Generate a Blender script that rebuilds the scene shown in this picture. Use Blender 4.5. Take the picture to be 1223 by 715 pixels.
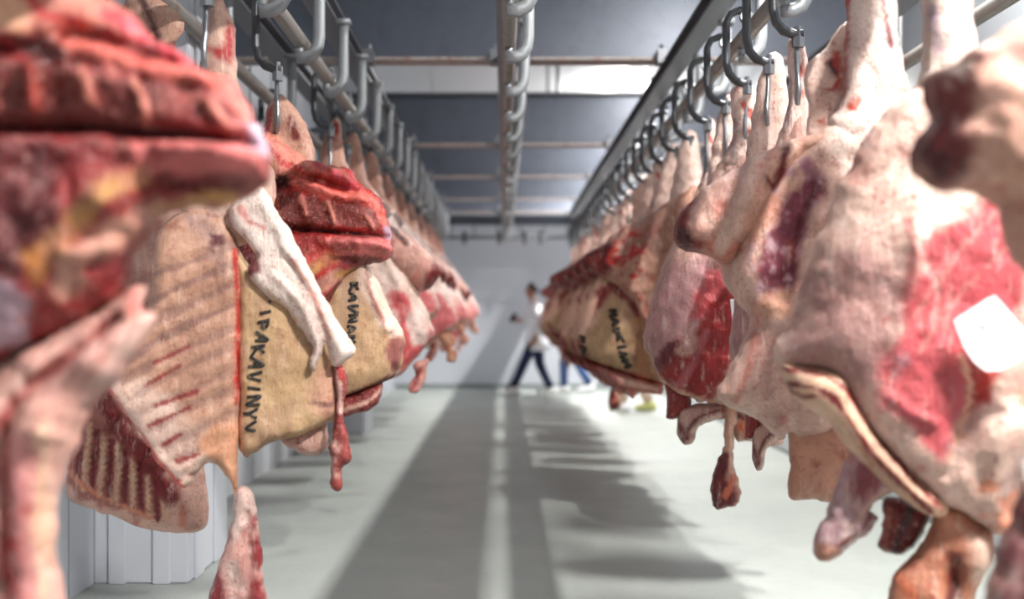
import bpy, bmesh, math, random
import numpy as np
from mathutils import Vector, Matrix
from mathutils.geometry import delaunay_2d_cdt

for o in list(bpy.data.objects):
    bpy.data.objects.remove(o)
S = bpy.context.scene
COL = S.collection
PI = math.pi

# ------------------------------------------------------------------ camera, world, light, exposure
F, CX, CY, H = 1400.0, 600.0, 380.0, 1.2          # focal length in px of the 1223 px wide frame, vanishing point, eye height
cam = bpy.data.cameras.new('camera')
camo = bpy.data.objects.new('camera', cam)
COL.objects.link(camo)
camo.location = (0, 0, H)
camo.rotation_euler = (PI / 2, 0, 0)
cam.sensor_width = 36.0
cam.lens = F / 1223.0 * 36.0
cam.shift_x = (611.5 - CX) / 1223.0
cam.shift_y = (CY - 357.5) / 1223.0
cam.clip_start = 0.05
cam.dof.use_dof = True
cam.dof.focus_distance = 4.5
cam.dof.aperture_fstop = 1.15
S.camera = camo
S.view_settings.view_transform = 'Standard'
S.view_settings.look = 'None'
S.view_settings.gamma = 1.0
S.view_settings.use_curve_mapping = False
S.view_settings.exposure = -0.60
w = bpy.data.worlds.new('world')
S.world = w
w.use_nodes = True
w.node_tree.nodes['Background'].inputs[0].default_value = (0.80, 0.88, 1.0, 1)
w.node_tree.nodes['Background'].inputs[1].default_value = 0.3
LAMP_X, LAMP_Z = 1.62, 3.80
LAMPS = [(1.3, 600), (5.0, 235), (9.6, 210), (13.0, 220), (15.7, 230), (18.0, 420)]   # y, watts

# ------------------------------------------------------------------ materials
def lin(c):
    return tuple(((v / 255.0) / 12.92 if v / 255.0 <= .04045 else ((v / 255.0 + .055) / 1.055) ** 2.4) for v in c[:3])

class NT:
    def __init__(s, name):
        s.m = bpy.data.materials.new(name)
        s.m.use_nodes = True
        s.t = s.m.node_tree
        s.b = s.t.nodes['Principled BSDF']
    def n(s, typ, **kw):
        nd = s.t.nodes.new(typ)
        for k, v in kw.items():
            if k.startswith('i_'):
                nd.inputs[k[2:].replace('_', ' ')].default_value = v
            else:
                setattr(nd, k, v)
        return nd
    def l(s, a, b):
        s.t.links.new(a, b)
    def noise(s, scale, detail=3, rough=.55, vec=None, coord='Object'):
        if vec is None:
            if not hasattr(s, 'tc'):
                s.tc = s.n('ShaderNodeTexCoord')
            vec = s.tc.outputs[coord]
        nd = s.n('ShaderNodeTexNoise')
        nd.inputs['Scale'].default_value = scale
        nd.inputs['Detail'].default_value = detail
        nd.inputs['Roughness'].default_value = rough
        s.l(vec, nd.inputs['Vector'])
        return nd.outputs[0]
    def ramp(s, fac, a, b, ca=(0, 0, 0, 1), cb=(1, 1, 1, 1)):
        r = s.n('ShaderNodeValToRGB')
        r.color_ramp.elements[0].position = a
        r.color_ramp.elements[1].position = b
        r.color_ramp.elements[0].color = ca
        r.color_ramp.elements[1].color = cb
        s.l(fac, r.inputs[0])
        return r.outputs[0]
    def mix(s, fac, a, b, mode='MIX'):
        m = s.n('ShaderNodeMix', data_type='RGBA', blend_type=mode)
        if isinstance(fac, (int, float)):
            m.inputs[0].default_value = fac
        else:
            s.l(fac, m.inputs[0])
        for k, v in ((6, a), (7, b)):
            if isinstance(v, tuple):
                m.inputs[k].default_value = v if len(v) == 4 else v + (1,)
            else:
                s.l(v, m.inputs[k])
        return m.outputs[2]
    def scale(s, v, k):
        m = s.n('ShaderNodeMath', operation='MULTIPLY')
        s.l(v, m.inputs[0])
        m.inputs[1].default_value = k
        return m.outputs[0]
    def bump(s, h, strength, dist):
        b = s.n('ShaderNodeBump')
        b.inputs['Strength'].default_value = strength
        b.inputs['Distance'].default_value = dist
        s.l(h, b.inputs['Height'])
        s.l(b.outputs[0], s.b.inputs['Normal'])

def simple(name, c, rough=.5, metal=0., var=.12, vscale=6., bump=0., bscale=60., spec=.5, c2=None, c2amt=(.55, .7)):
    n = NT(name)
    base = lin(c) + (1,)
    dark = tuple(v * (1 - var) for v in base[:3]) + (1,)
    out = n.mix(n.noise(vscale, 4), dark, base)
    if c2:
        out = n.mix(n.ramp(n.noise(vscale * 2.3, 5, .65), *c2amt), out, lin(c2))
    n.l(out, n.b.inputs['Base Color'])
    n.b.inputs['Roughness'].default_value = rough
    n.b.inputs['Metallic'].default_value = metal
    n.b.inputs['Specular IOR Level'].default_value = spec
    if bump:
        n.bump(n.noise(bscale, 4), bump, .004)
    return n.m

def meat_material(name, speck, specka, fac, rough=.42, bscale=45., bstr=.5, speck2=None, fac2=.3, vein=None, vfac=.4):
    n = NT(name)
    at = n.n('ShaderNodeAttribute', attribute_name='Col')
    c = at.outputs['Color']
    n.tc = n.n('ShaderNodeTexCoord')
    mpn = n.n('ShaderNodeMapping'); mpn.inputs['Scale'].default_value = (1, 1, .22)
    mpn.inputs['Rotation'].default_value = (0, .35, 0)
    n.l(n.tc.outputs['Object'], mpn.inputs[0])
    st = mpn.outputs[0]
    var = n.ramp(n.noise(8, 6, .68), .3, .72, (.66, .58, .56, 1), (1.08, 1.06, 1.05, 1))
    c = n.mix(1.0, c, var, 'MULTIPLY')
    sk = n.ramp(n.noise(34, 6, .7, st), .54, .66)                    # drawn-out streaks
    c = n.mix(n.scale(sk, fac2), c, lin(speck2))
    m = n.ramp(n.noise(26, 7, .72), specka, specka + .10)           # blotches
    c = n.mix(n.scale(m, fac), c, lin(speck))
    m3 = n.ramp(n.noise(85, 4, .6), .585, .64)                      # dots
    c = n.mix(n.scale(m3, fac * .8), c, lin(speck))
    if vein:
        m4 = n.ramp(n.noise(60, 5, .75, st), .60, .68)
        c = n.mix(n.scale(m4, vfac), c, lin(vein))
    n.l(c, n.b.inputs['Base Color'])
    rg = n.ramp(n.noise(14, 4), .35, .7, (rough * .7,) * 3 + (1,), (rough * 1.35,) * 3 + (1,))
    n.l(rg, n.b.inputs['Roughness'])
    n.b.inputs['Specular IOR Level'].default_value = .5
    n.b.inputs['Subsurface Weight'].default_value = .10
    n.b.inputs['Subsurface Radius'].default_value = (.02, .008, .005)
    n.b.inputs['Subsurface Scale'].default_value = .6
    h = n.mix(.45, n.noise(bscale, 7, .68, st), n.noise(bscale * .5, 6, .65))
    n.bump(h, bstr, .028)
    return n.m

M = {}
M['fat'] = meat_material('carcass_fat', (156, 46, 44), .565, .50, rough=.40, speck2=(240, 218, 206), fac2=.34, vein=(150, 88, 82), vfac=.55, bstr=.8)
M['meat'] = meat_material('raw_beef', (232, 176, 162), .60, .45, rough=.32, bstr=.75, speck2=(96, 12, 16), fac2=.55, vein=(220, 120, 110), vfac=.45)
M['tan'] = meat_material('dry_membrane', (150, 66, 56), .585, .5, rough=.5, bstr=.45, speck2=(218, 184, 162), fac2=.45, vein=(142, 104, 92), vfac=.45)
M['ink'] = simple('black_ink', (48, 44, 42), .8, var=.5, vscale=30, c2=(120, 104, 86), c2amt=(.52, .66))
M['tag'] = simple('tag_paper', (236, 236, 240), .55, var=.04)
M['print'] = simple('tag_print', (176, 178, 198), .7)
M['steel'] = simple('galvanised_steel', (168, 172, 176), .42, .55, .22, 8, .2, 50)
M['steel_dark'] = simple('worn_hook_steel', (92, 94, 98), .38, .7, .3, 14, .2, 60)
M['hook'] = simple('stainless_hook', (150, 152, 156), .28, .85, .2, 20)
M['rail'] = simple('painted_rail_pipe', (150, 146, 142), .40, .45, .2, 5, .1, 60, c2=(134, 118, 110), c2amt=(.5, .68))
M['bracket'] = simple('bracket_steel', (150, 154, 158), .45, .35, .2, 9, .2, 70)
M['beam'] = simple('blue_grey_beam_paint', (92, 98, 110), .34, .3, .18, 3, .08, 40, c2=(80, 84, 94), c2amt=(.5, .75))
M['flange'] = simple('worn_flange', (172, 164, 162), .5, .2, .2, 6, .15, 50, c2=(146, 116, 104), c2amt=(.48, .66))
M['channel'] = simple('channel_beam_paint', (120, 122, 128), .40, .4, .2, 4, .1, 40)
M['panel'] = simple('white_insulated_panel', (204, 208, 216), .38, 0, .05, 1.5)
M['ceil'] = simple('ceiling_panel', (226, 228, 230), .4, 0, .06, 1.5)
M['panel_grey'] = simple('grey_insulated_panel', (172, 177, 183), .42, 0, .06, 1.5)
M['panel_dark'] = simple('dark_grey_panel', (84, 88, 92), .5, 0, .06, 1.5)
M['plinth'] = simple('grey_plinth', (130, 138, 138), .5, 0, .1, 3)
M['lampbox'] = simple('lamp_housing', (205, 207, 210), .4, .3)
M['black'] = simple('black_plastic', (26, 26, 30), .4)
M['coat'] = simple('white_coat_cloth', (228, 229, 236), .85, 0, .06, 6, .3, 30)
M['jeans_dark'] = simple('navy_denim', (30, 40, 78), .85, 0, .2, 20)
M['jeans_blue'] = simple('blue_denim', (62, 88, 140), .85, 0, .2, 20)
M['trousers_pale'] = simple('pale_trousers', (196, 168, 150), .85, 0, .1, 20)
M['shoe'] = simple('white_rubber_shoe', (232, 232, 234), .5, 0, .05)
M['shoe_yellow'] = simple('yellow_green_shoe', (176, 178, 110), .5, 0, .1)
M['skin'] = simple('skin', (164, 112, 88), .55, 0, .08)
M['hair'] = simple('dark_hair', (46, 34, 30), .6, 0, .2, 40, .4, 90)
n = NT('lamp_glow')
n.b.inputs['Emission Color'].default_value = (1, .98, .95, 1)
n.b.inputs['Emission Strength'].default_value = 12
M['glow'] = n.m
n = NT('grey_epoxy_floor')
c = n.mix(n.noise(1.3, 5), lin((152, 158, 154)) + (1,), lin((172, 178, 173)) + (1,))
c = n.mix(n.scale(n.ramp(n.noise(22, 6, .7), .52, .7), .25), c, lin((128, 130, 126)))
n.l(c, n.b.inputs['Base Color'])
n.l(n.ramp(n.noise(2.2, 4), .3, .7, (.36, .36, .36, 1), (.55, .55, .55, 1)), n.b.inputs['Roughness'])
n.b.inputs['Specular IOR Level'].default_value = .3
n.bump(n.noise(90, 3), .12, .003)
M['floor'] = n.m

# ------------------------------------------------------------------ scene helpers
def tag(o, label=None, cat=None, group=None, kind=None):
    if label: o['label'] = label
    if cat: o['category'] = cat
    if group: o['group'] = group
    if kind: o['kind'] = kind
    return o

def empty(name, loc, rz=0):
    o = bpy.data.objects.new(name, None)
    o.empty_display_size = .1
    COL.objects.link(o)
    o.location = loc
    o.rotation_euler = (0, 0, rz)
    return o

class MB:
    def __init__(s):
        s.v, s.f = [], []
    def box(s, x0, x1, y0, y1, z0, z1):
        b = len(s.v)
        s.v += [(x, y, z) for z in (z0, z1) for y in (y0, y1) for x in (x0, x1)]
        s.f += [tuple(b + i for i in q) for q in ((0, 2, 3, 1), (4, 5, 7, 6), (0, 1, 5, 4), (2, 6, 7, 3), (0, 4, 6, 2), (1, 3, 7, 5))]
        return s
    def prism(s, prof, axis, a, b):
        """closed 2D profile (counter-clockwise) swept along an axis"""
        k = len(s.v); n_ = len(prof)
        for t in (a, b):
            for (p, q) in prof:
                s.v.append({'y': (p, t, q), 'x': (t, p, q), 'z': (p, q, t)}[axis])
        s.f.append(tuple(k + i for i in range(n_)))
        s.f.append(tuple(k + n_ + i for i in reversed(range(n_))))
        for i in range(n_):
            j = (i + 1) % n_
            s.f.append((k + i, k + n_ + i, k + n_ + j, k + j))
        return s
    def tube(s, pts, rad, seg=10, flat=1.0, flat_axis=None):
        """round tube along a polyline; rad may be a list; flat squeezes the section along flat_axis"""
        pts = [Vector(p) for p in pts]
        k = len(s.v); n_ = len(pts)
        rads = rad if isinstance(rad, (list, tuple)) else [rad] * n_
        prev = None
        for i, p in enumerate(pts):
            t = (pts[min(i + 1, n_ - 1)] - pts[max(i - 1, 0)]).normalized()
            if prev is None:
                a = Vector((0, 1, 0)) if abs(t.y) < .9 else Vector((1, 0, 0))
            else:
                a = prev
            u = (a - t * a.dot(t)).normalized()
            prev = u
            v_ = t.cross(u)
            for j in range(seg):
                an = 2 * PI * j / seg
                d = (u * math.cos(an) + v_ * math.sin(an)) * rads[i]
                if flat_axis is not None:
                    fa = Vector(flat_axis)
                    d = d + fa * d.dot(fa) * (flat - 1)
                s.v.append(tuple(p + d))
        for i in range(n_ - 1):
            for j in range(seg):
                j2 = (j + 1) % seg
                s.f.append((k + i * seg + j, k + i * seg + j2, k + (i + 1) * seg + j2, k + (i + 1) * seg + j))
        s.f.append(tuple(k + j for j in reversed(range(seg))))
        s.f.append(tuple(k + (n_ - 1) * seg + j for j in range(seg)))
        return s
    def rings(s, rings):
        """loft of closed rings with equal counts"""
        k = len(s.v); n_ = len(rings[0])
        for r in rings: s.v += [tuple(p) for p in r]
        for i in range(len(rings) - 1):
            for j in range(n_):
                j2 = (j + 1) % n_
                s.f.append((k + i * n_ + j, k + i * n_ + j2, k + (i + 1) * n_ + j2, k + (i + 1) * n_ + j))
        s.f.append(tuple(k + j for j in reversed(range(n_))))
        s.f.append(tuple(k + (len(rings) - 1) * n_ + j for j in range(n_)))
        return s
    def mesh(s, name, mat, smooth=False, bevel=0):
        me = bpy.data.meshes.new(name)
        me.from_pydata(s.v, [], s.f)
        bm = bmesh.new(); bm.from_mesh(me)
        bmesh.ops.recalc_face_normals(bm, faces=bm.faces)
        if bevel:
            bmesh.ops.bevel(bm, geom=list(bm.edges), offset=bevel, segments=2, affect='EDGES', clamp_overlap=True)
        bm.to_mesh(me); bm.free()
        me.materials.append(M[mat] if isinstance(mat, str) else mat)
        if smooth:
            me.polygons.foreach_set('use_smooth', [True] * len(me.polygons))
        return me
    def build(s, name, mat, parent=None, smooth=False, bevel=0):
        o = bpy.data.objects.new(name, s.mesh(name, mat, smooth, bevel))
        COL.objects.link(o)
        o.parent = parent
        return o

def inst(name, me, parent=None, loc=(0, 0, 0), rot=(0, 0, 0), scale=None):
    o = bpy.data.objects.new(name, me)
    COL.objects.link(o)
    o.parent = parent
    o.location = loc
    o.rotation_euler = rot
    if scale: o.scale = scale
    return o

def copy_tree(o, parent=None):
    c_ = o.copy()
    COL.objects.link(c_)
    c_.parent = parent
    for ch in KIDS(o):
        copy_tree(ch, c_)
    return c_
def KIDS(o):
    return [q for q in list(COL.objects) if q.parent == o]

# ------------------------------------------------------------------ the room
RX0, RX1, RY0, RY1, RZ = -1.85, 2.65, -2.2, 20.2, 4.35
fl = MB().box(RX0 - .2, RX1 + .2, RY0 - .2, RY1 + .2, -.1, 0).build('floor', 'floor')
tag(fl, 'grey-green epoxy floor of the cold store', kind='structure')
ce = MB().box(RX0 - .2, RX1 + .2, RY0 - .2, RY1 + .2, RZ + .03, RZ + .12).build('ceiling', 'ceil')
tag(ce, 'white panelled ceiling above the steel beams', kind='structure')
pw = (RX1 - RX0) / 5
pm = MB().box(.006, pw - .006, RY0, RY1, 0, .035).mesh('panel', 'ceil')
for i in range(5):
    inst('panel', pm, ce, (RX0 + i * pw, 0, RZ))
def wall_panels(par, along, a0, a1, step, pos, sgn, z0=.0, z1=RZ, pmat='panel'):
    """vertical panels with recessed joints standing on a wall"""
    nn = max(1, round((a1 - a0) / step)); st = (a1 - a0) / nn
    if along == 'y':
        me = MB().box(0, .04 * sgn, .005, st - .005, z0, z1).mesh('panel', pmat)
        rb = MB().box(.04 * sgn, .052 * sgn, st * .5 - .03, st * .5 + .03, z0, z1).mesh('rib', 'panel')
        for i in range(nn):
            q = inst('panel', me, par, (pos, a0 + i * st, 0))
            if sgn > 0: inst('rib', rb, q)
    return
wl = MB().box(RX0 - .2, RX0 - .04, RY0, RY1, 0, RZ).build('wall_left', 'panel')
tag(wl, 'white ribbed cold-store wall behind the left row', kind='structure')
wall_panels(wl, 'y', RY0, RY1, .8, RX0 - .04, 1)
wr = MB().box(RX1 + .04, RX1 + .2, RY0, RY1, 0, RZ).build('wall_right', 'panel_grey')
tag(wr, 'pale grey panelled wall behind the right row', kind='structure')
wall_panels(wr, 'y', RY0, RY1, 1.1, RX1 + .04, -1, pmat='panel_grey')
wb = MB().box(RX0 - .1, RX1 + .1, RY1 + .04, RY1 + .2, 0, RZ).build('wall_back', 'panel')
tag(wb, 'white end wall of the cold store with horizontal panel joints', kind='structure')
for z0, z1 in ((.0, 1.02), (1.02, 2.12), (2.12, 3.0), (3.0, RZ)):
    MB().box(RX0, RX1, RY1, RY1 + .05, z0 + .005, z1 - .005).build('panel', 'panel', wb)
wf = MB().box(RX0 - .1, RX1 + .1, RY0 - .2, RY0, 0, RZ).build('wall_front', 'panel_dark')
tag(wf, 'dark grey wall behind the camera', kind='structure')
b_ = MB().box(RX0, RX1, RY1 - .03, RY1, 0, .07).build('baseboard_back', 'plinth'); tag(b_, 'grey plinth along the end wall', kind='structure')
b_ = MB().prism([(RX1, 0), (RX1, .16), (RX1 - .05, .16), (RX1 - .14, .04), (RX1 - .14, 0)], 'y', RY0, RY1).build('baseboard_right', 'plinth'); tag(b_, 'grey kerb along the right wall', kind='structure')
# boxed white columns standing out from the left wall
for y0, lab in ((5.3, 'white ribbed boxed column beside the nearest left carcasses'), (12.0, 'white ribbed boxed column far along the left wall')):
    c_ = empty('wall_column', (RX0, y0, 0))
    tag(c_, lab, 'column', 'boxed columns on the left wall')
    MB().box(0, .43, 0, .75, 0, RZ - .01).build('column_body', 'panel', c_, bevel=.008)
    for k in range(2):
        MB().box(.07 + k * .2, .15 + k * .2, -.014, .001, 0.0, RZ - .01).build('rib', 'panel', c_, bevel=.004)
    for k in range(2):
        MB().box(.429, .443, .1 + k * .36, .24 + k * .36, 0.0, RZ - .01).build('rib', 'panel', c_, bevel=.004)

# ------------------------------------------------------------------ cross beams
BZ = 2.90
ordn = ['nearest', 'second', 'third', 'fourth', 'fifth', 'sixth', 'seventh', 'eighth', 'ninth', 'tenth', 'eleventh', 'twelfth', 'thirteenth',
        'fourteenth', 'fifteenth', 'sixteenth', 'seventeenth', 'eighteenth', 'nineteenth', 'twentieth', 'twenty-first', 'twenty-second', 'twenty-third', 'twenty-fourth', 'twenty-fifth'] + ['twenty-' + q for q in ('sixth', 'seventh', 'eighth', 'ninth')] + ['thirtieth'] + ['thirty-' + q for q in ('first', 'second', 'third', 'fourth', 'fifth', 'sixth', 'seventh')]
BEAMS = [7.8, 11.6, 14.2, 16.9, 18.9]
RAILX = {'left': -.95, 'right': 1.12, 'centre': .03}
clampm = MB().box(-.11, -.05, -.07, .07, -.04, .05).box(.05, .11, -.07, .07, -.04, .05).tube([(-.08, 0, .04), (-.08, 0, .09)], .014, 6).tube([(.08, 0, .04), (.08, 0, .09)], .014, 6).mesh('clamp', 'channel')
for i, y in enumerate(BEAMS):
    r = empty('cross_beam', (0, y, BZ))
    tag(r, '%s dark blue-grey steel cross beam under the ceiling' % ordn[i], 'beam', 'steel cross beams under the ceiling')
    MB().box(RX0 + .01, RX1 - .01, -.006, .006, .02, .50).build('web', 'beam', r)
    MB().box(RX0 + .01, RX1 - .01, -.09, .09, .0, .02).build('bottom_flange', 'flange', r)
    MB().box(RX0 + .01, RX1 - .01, -.09, .09, .50, .52).build('top_flange', 'channel', r)
    for x in RAILX.values():
        inst('clamp', clampm, r, (x, -.13, .0))
    for x in (-1.6, .55, 2.3):
        MB().tube([(x, 0, .52), (x, 0, RZ - BZ - .001)], .02, 8).build('hanger_rod', 'channel', r)

# ------------------------------------------------------------------ longitudinal channels with hanging pipe rails
PZ = 2.50
def cprof(x, z0, z1, w_, t):
    return [(x - w_, z0), (x + w_, z0), (x + w_, z0 + t), (x + t / 2, z0 + t), (x + t / 2, z1 - t), (x + w_, z1 - t), (x + w_, z1),
            (x - w_, z1), (x - w_, z1 - t), (x - t / 2, z1 - t), (x - t / 2, z0 + t), (x - w_, z0 + t)]
jb = [(.092, .305), (.092, .2), (.092, .1), (.092, .02), (.086, -.025), (.066, -.062), (.035, -.078), (-.012, -.08)]
def flatbar(path, half_t, half_w, k=1):
    pts = [Vector((p[0], 0, p[1])) for p in path]
    rr = []
    for i, p in enumerate(pts):
        t = (pts[min(i + 1, len(pts) - 1)] - pts[max(i - 1, 0)]).normalized()
        nrm = Vector((-t.z, 0, t.x))
        rr.append([p + nrm * a * half_t + Vector((0, b * half_w, 0)) for a, b in ((1, .5), (1, -.5), (.5, -1), (-.5, -1), (-1, -.5), (-1, .5), (-.5, 1), (.5, 1))])
    return MB().rings(rr)
brm = flatbar(jb, .027, .02).box(.05, .13, -.04, .04, .285, .31).tube([(0, 0, -.06), (0, 0, -.034)], .02, 8).mesh('bracket', 'bracket', True)
BRY = [2.1, 2.95, 3.8, 4.65] + [4.65 + .84 * i for i in range(1, 17)]
def rail(side, x, label, y0=-1.0, y1=18.9, beam=True, bry=BRY):
    r = empty('overhead_rail', (x, y0, PZ))
    tag(r, label, 'rail')
    L = y1 - y0
    if beam:
        MB().prism(cprof(0, .30, .40, .06, .014), 'y', 0, L).build('channel_beam', 'channel', r)
    MB().tube([(0, 0, 0), (0, L, 0)], .036, 14).build('pipe', 'rail', r, smooth=True)
    for y in bry:
        if y0 < y < y1 - .1:
            inst('bracket', brm, r, (0, y - y0, 0))
    return r
rail('right', 1.12, 'overhead pipe rail above the right row of carcasses')
rail('left', -.95, 'overhead pipe rail above the left row of carcasses')
rail('centre', .03, 'empty pipe rail over the middle of the aisle')
rail('outer_left', -1.38, 'outer pipe rail close to the left wall', bry=BRY[::2])
rail('outer_right', 2.05, 'outer pipe rail close to the right wall', bry=BRY[::2])
r = empty('transfer_rail', (0, 19.15, PZ + .02))
tag(r, 'transverse pipe rail with small rollers at the end wall', 'rail')
MB().tube([(RX0 + .02, 0, 0), (RX1 - .02, 0, 0)], .03, 12).build('pipe', 'channel', r, smooth=True)
MB().box(RX0 + .02, RX1 - .02, -.05, .05, .2, .36).build('support_beam', 'beam', r)
for k in range(11):
    x = -1.6 + k * .38
    MB().box(x - .015, x + .015, -.01, .01, .02, .21).build('bracket', 'bracket', r)
for k, x in enumerate((-.62, -.05, .36, .62, 1.5)):
    t = empty('idle_roller', (x, 19.15, PZ + .02))
    tag(t, 'small dark roller hanging on the end rail, %s from the left' % ['first', 'second', 'third', 'fourth', 'fifth'][k], 'roller', 'rollers on the end rail')
    MB().tube([(0, -.05, .07), (0, .03, .07)], .036, 12).build('wheel', 'steel_dark', t)
    MB().box(-.03, .03, -.05, -.034, -.11, .06).build('plate', 'steel_dark', t, bevel=.004)

# ------------------------------------------------------------------ ceiling lamps (right-hand aisle)
for i, (y, wt) in enumerate(LAMPS):
    r = empty('ceiling_lamp', (LAMP_X, y, LAMP_Z))
    tag(r, '%s bare tube lamp under the ceiling to the right of the right rail' % ordn[i], 'lamp', 'tube lamps above the right row')
    MB().tube([(0, -.25, 0), (0, .25, 0)], .014, 10).build('tube', 'glow', r, True)
    for sy in (-1, 1):
        MB().box(-.025, .025, sy * .27 - .02, sy * .27 + .02, -.025, .03).build('socket', 'lampbox', r, bevel=.004)
        MB().tube([(0, sy * .27, .03), (0, sy * .27, RZ - LAMP_Z - .001)], .008, 8).build('rod', 'lampbox', r)
    for nm, up, k_ in (('lamp_light', 0, 1.), ('lamp_uplight', 1, .27)):
        ld = bpy.data.lights.new(nm, 'AREA')
        ld.shape = 'RECTANGLE'; ld.size = .03; ld.size_y = .48; ld.energy = wt * k_; ld.color = (1, .97, .93)
        lo = bpy.data.objects.new(nm, ld); COL.objects.link(lo); lo.parent = r
        lo.location = (0, 0, .02 if up else -.02); lo.rotation_euler = (PI if up else 0, 0, 0)

# ------------------------------------------------------------------ roller hooks
cpath = [(.02, .095), (-.03, .095), (-.07, .08), (-.09, .04), (-.09, -.07), (-.09, -.14), (-.078, -.19), (-.05, -.222), (-.012, -.236), (.02, -.236)]
hm_plate = flatbar(cpath, .016, .022).mesh('hanger_plate', 'steel_dark', True)
hm_roll = MB().tube([(0, -.018, .066), (0, .018, .066)], .029, 14).mesh('roller', 'steel')
hm_nut = MB().tube([(.004, 0, -.285), (.004, 0, -.225)], .024, 6).tube([(.004, 0, -.225), (.004, 0, -.205)], .012, 6).mesh('swivel_nut', 'hook')
hk = [(.004, 0, -.25), (.004, 0, -.32), (-.004, 0, -.37), (-.02, 0, -.42), (-.022, 0, -.46), (-.008, 0, -.495), (.018, 0, -.502), (.038, 0, -.48), (.044, 0, -.44), (.046, 0, -.41)]
hm_hook = MB().tube(hk, [.010] * 8 + [.008, .004], 8).mesh('meat_hook', 'hook', True)
def trolley(x, y, label, group, swing=0, par=None):
    t = empty('roller_hook', (x, y, PZ), 0)
    tag(t, label, 'hook', group)
    inst('hanger_plate', hm_plate, t); inst('roller', hm_roll, t); inst('swivel_nut', hm_nut, t)
    inst('meat_hook', hm_hook, t, rot=(0, 0, swing))
    return t

# ------------------------------------------------------------------ meat slabs
def _h(ix, iy, seed):
    v = np.sin(ix * 127.1 + iy * 311.7 + seed * 74.7) * 43758.5453
    return v - np.floor(v)
def vnoise(x, y, seed=0):
    ix, iy = np.floor(x), np.floor(y)
    fx, fy = x - ix, y - iy
    ux, uy = fx * fx * (3 - 2 * fx), fy * fy * (3 - 2 * fy)
    return (_h(ix, iy, seed) * (1 - ux) + _h(ix + 1, iy, seed) * ux) * (1 - uy) + (_h(ix, iy + 1, seed) * (1 - ux) + _h(ix + 1, iy + 1, seed) * ux) * uy
def fbm(x, y, seed=0, o=4):
    a, t, s = 1., 0., 0.
    for i in range(o):
        t = t + a * vnoise(x * 2 ** i, y * 2 ** i, seed + i * 13); s += a; a *= .55
    return t / s * 2 - 1
def catmull(pts, closed, step):
    P = [np.array(p, float) for p in pts]; out = []
    n_ = len(P)
    for i in range(n_ if closed else n_ - 1):
        p0 = P[(i - 1) % n_] if closed or i > 0 else P[i]
        p1 = P[i]; p2 = P[(i + 1) % n_]
        p3 = P[(i + 2) % n_] if closed or i + 2 < n_ else p2
        k = max(1, int(np.linalg.norm(p2 - p1) / step))
        for j in range(k):
            t = j / k
            out.append(.5 * ((2 * p1) + (-p0 + p2) * t + (2 * p0 - 5 * p1 + 4 * p2 - p3) * t * t + (-p0 + 3 * p1 - 3 * p2 + p3) * t ** 3))
    if not closed: out.append(P[-1])
    return np.array(out)
def segdist(Q, A, B):
    d = np.full(len(Q), 1e9)
    for a, b in zip(A, B):
        ab = b - a; L2 = ab.dot(ab) + 1e-12
        t = np.clip(((Q - a) @ ab) / L2, 0, 1)
        e = Q - a - t[:, None] * ab
        d = np.minimum(d, e[:, 0] ** 2 + e[:, 1] ** 2)
    return np.sqrt(d)
def inside(Q, P):
    r = np.zeros(len(Q), bool)
    x, y = Q[:, 0], Q[:, 1]
    for a, b in zip(P, np.roll(P, -1, 0)):
        if a[1] == b[1]: continue
        c_ = ((a[1] > y) != (b[1] > y)) & (x < (b[0] - a[0]) * (y - a[1]) / (b[1] - a[1]) + a[0])
        r ^= c_
    return r
def sstep(a, b, x):
    t = np.clip((x - a) / (b - a), 0, 1)
    return t * t * (3 - 2 * t)

class Map:
    """vertical plane through (x0, y0) turned by th; photograph pixels -> metres in that plane, origin at height z0"""
    def __init__(s, x0, y0, deg, z0=PZ):
        s.x0, s.y0, s.th, s.z0 = x0, y0, math.radians(deg), z0
        s.k = F / y0                                   # px per metre
    def __call__(s, px, py):
        dx = (px - CX) / F; dz = -(py - CY) / F
        sn, cs = math.sin(s.th), math.cos(s.th)
        Y = (s.x0 * sn - s.y0 * cs) / (dx * sn - cs)
        return ((dx * Y - s.x0) * cs + (Y - s.y0) * sn, H + dz * Y - s.z0)
    def pts(s, L):
        return np.array([s(*p) for p in L], float)

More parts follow.
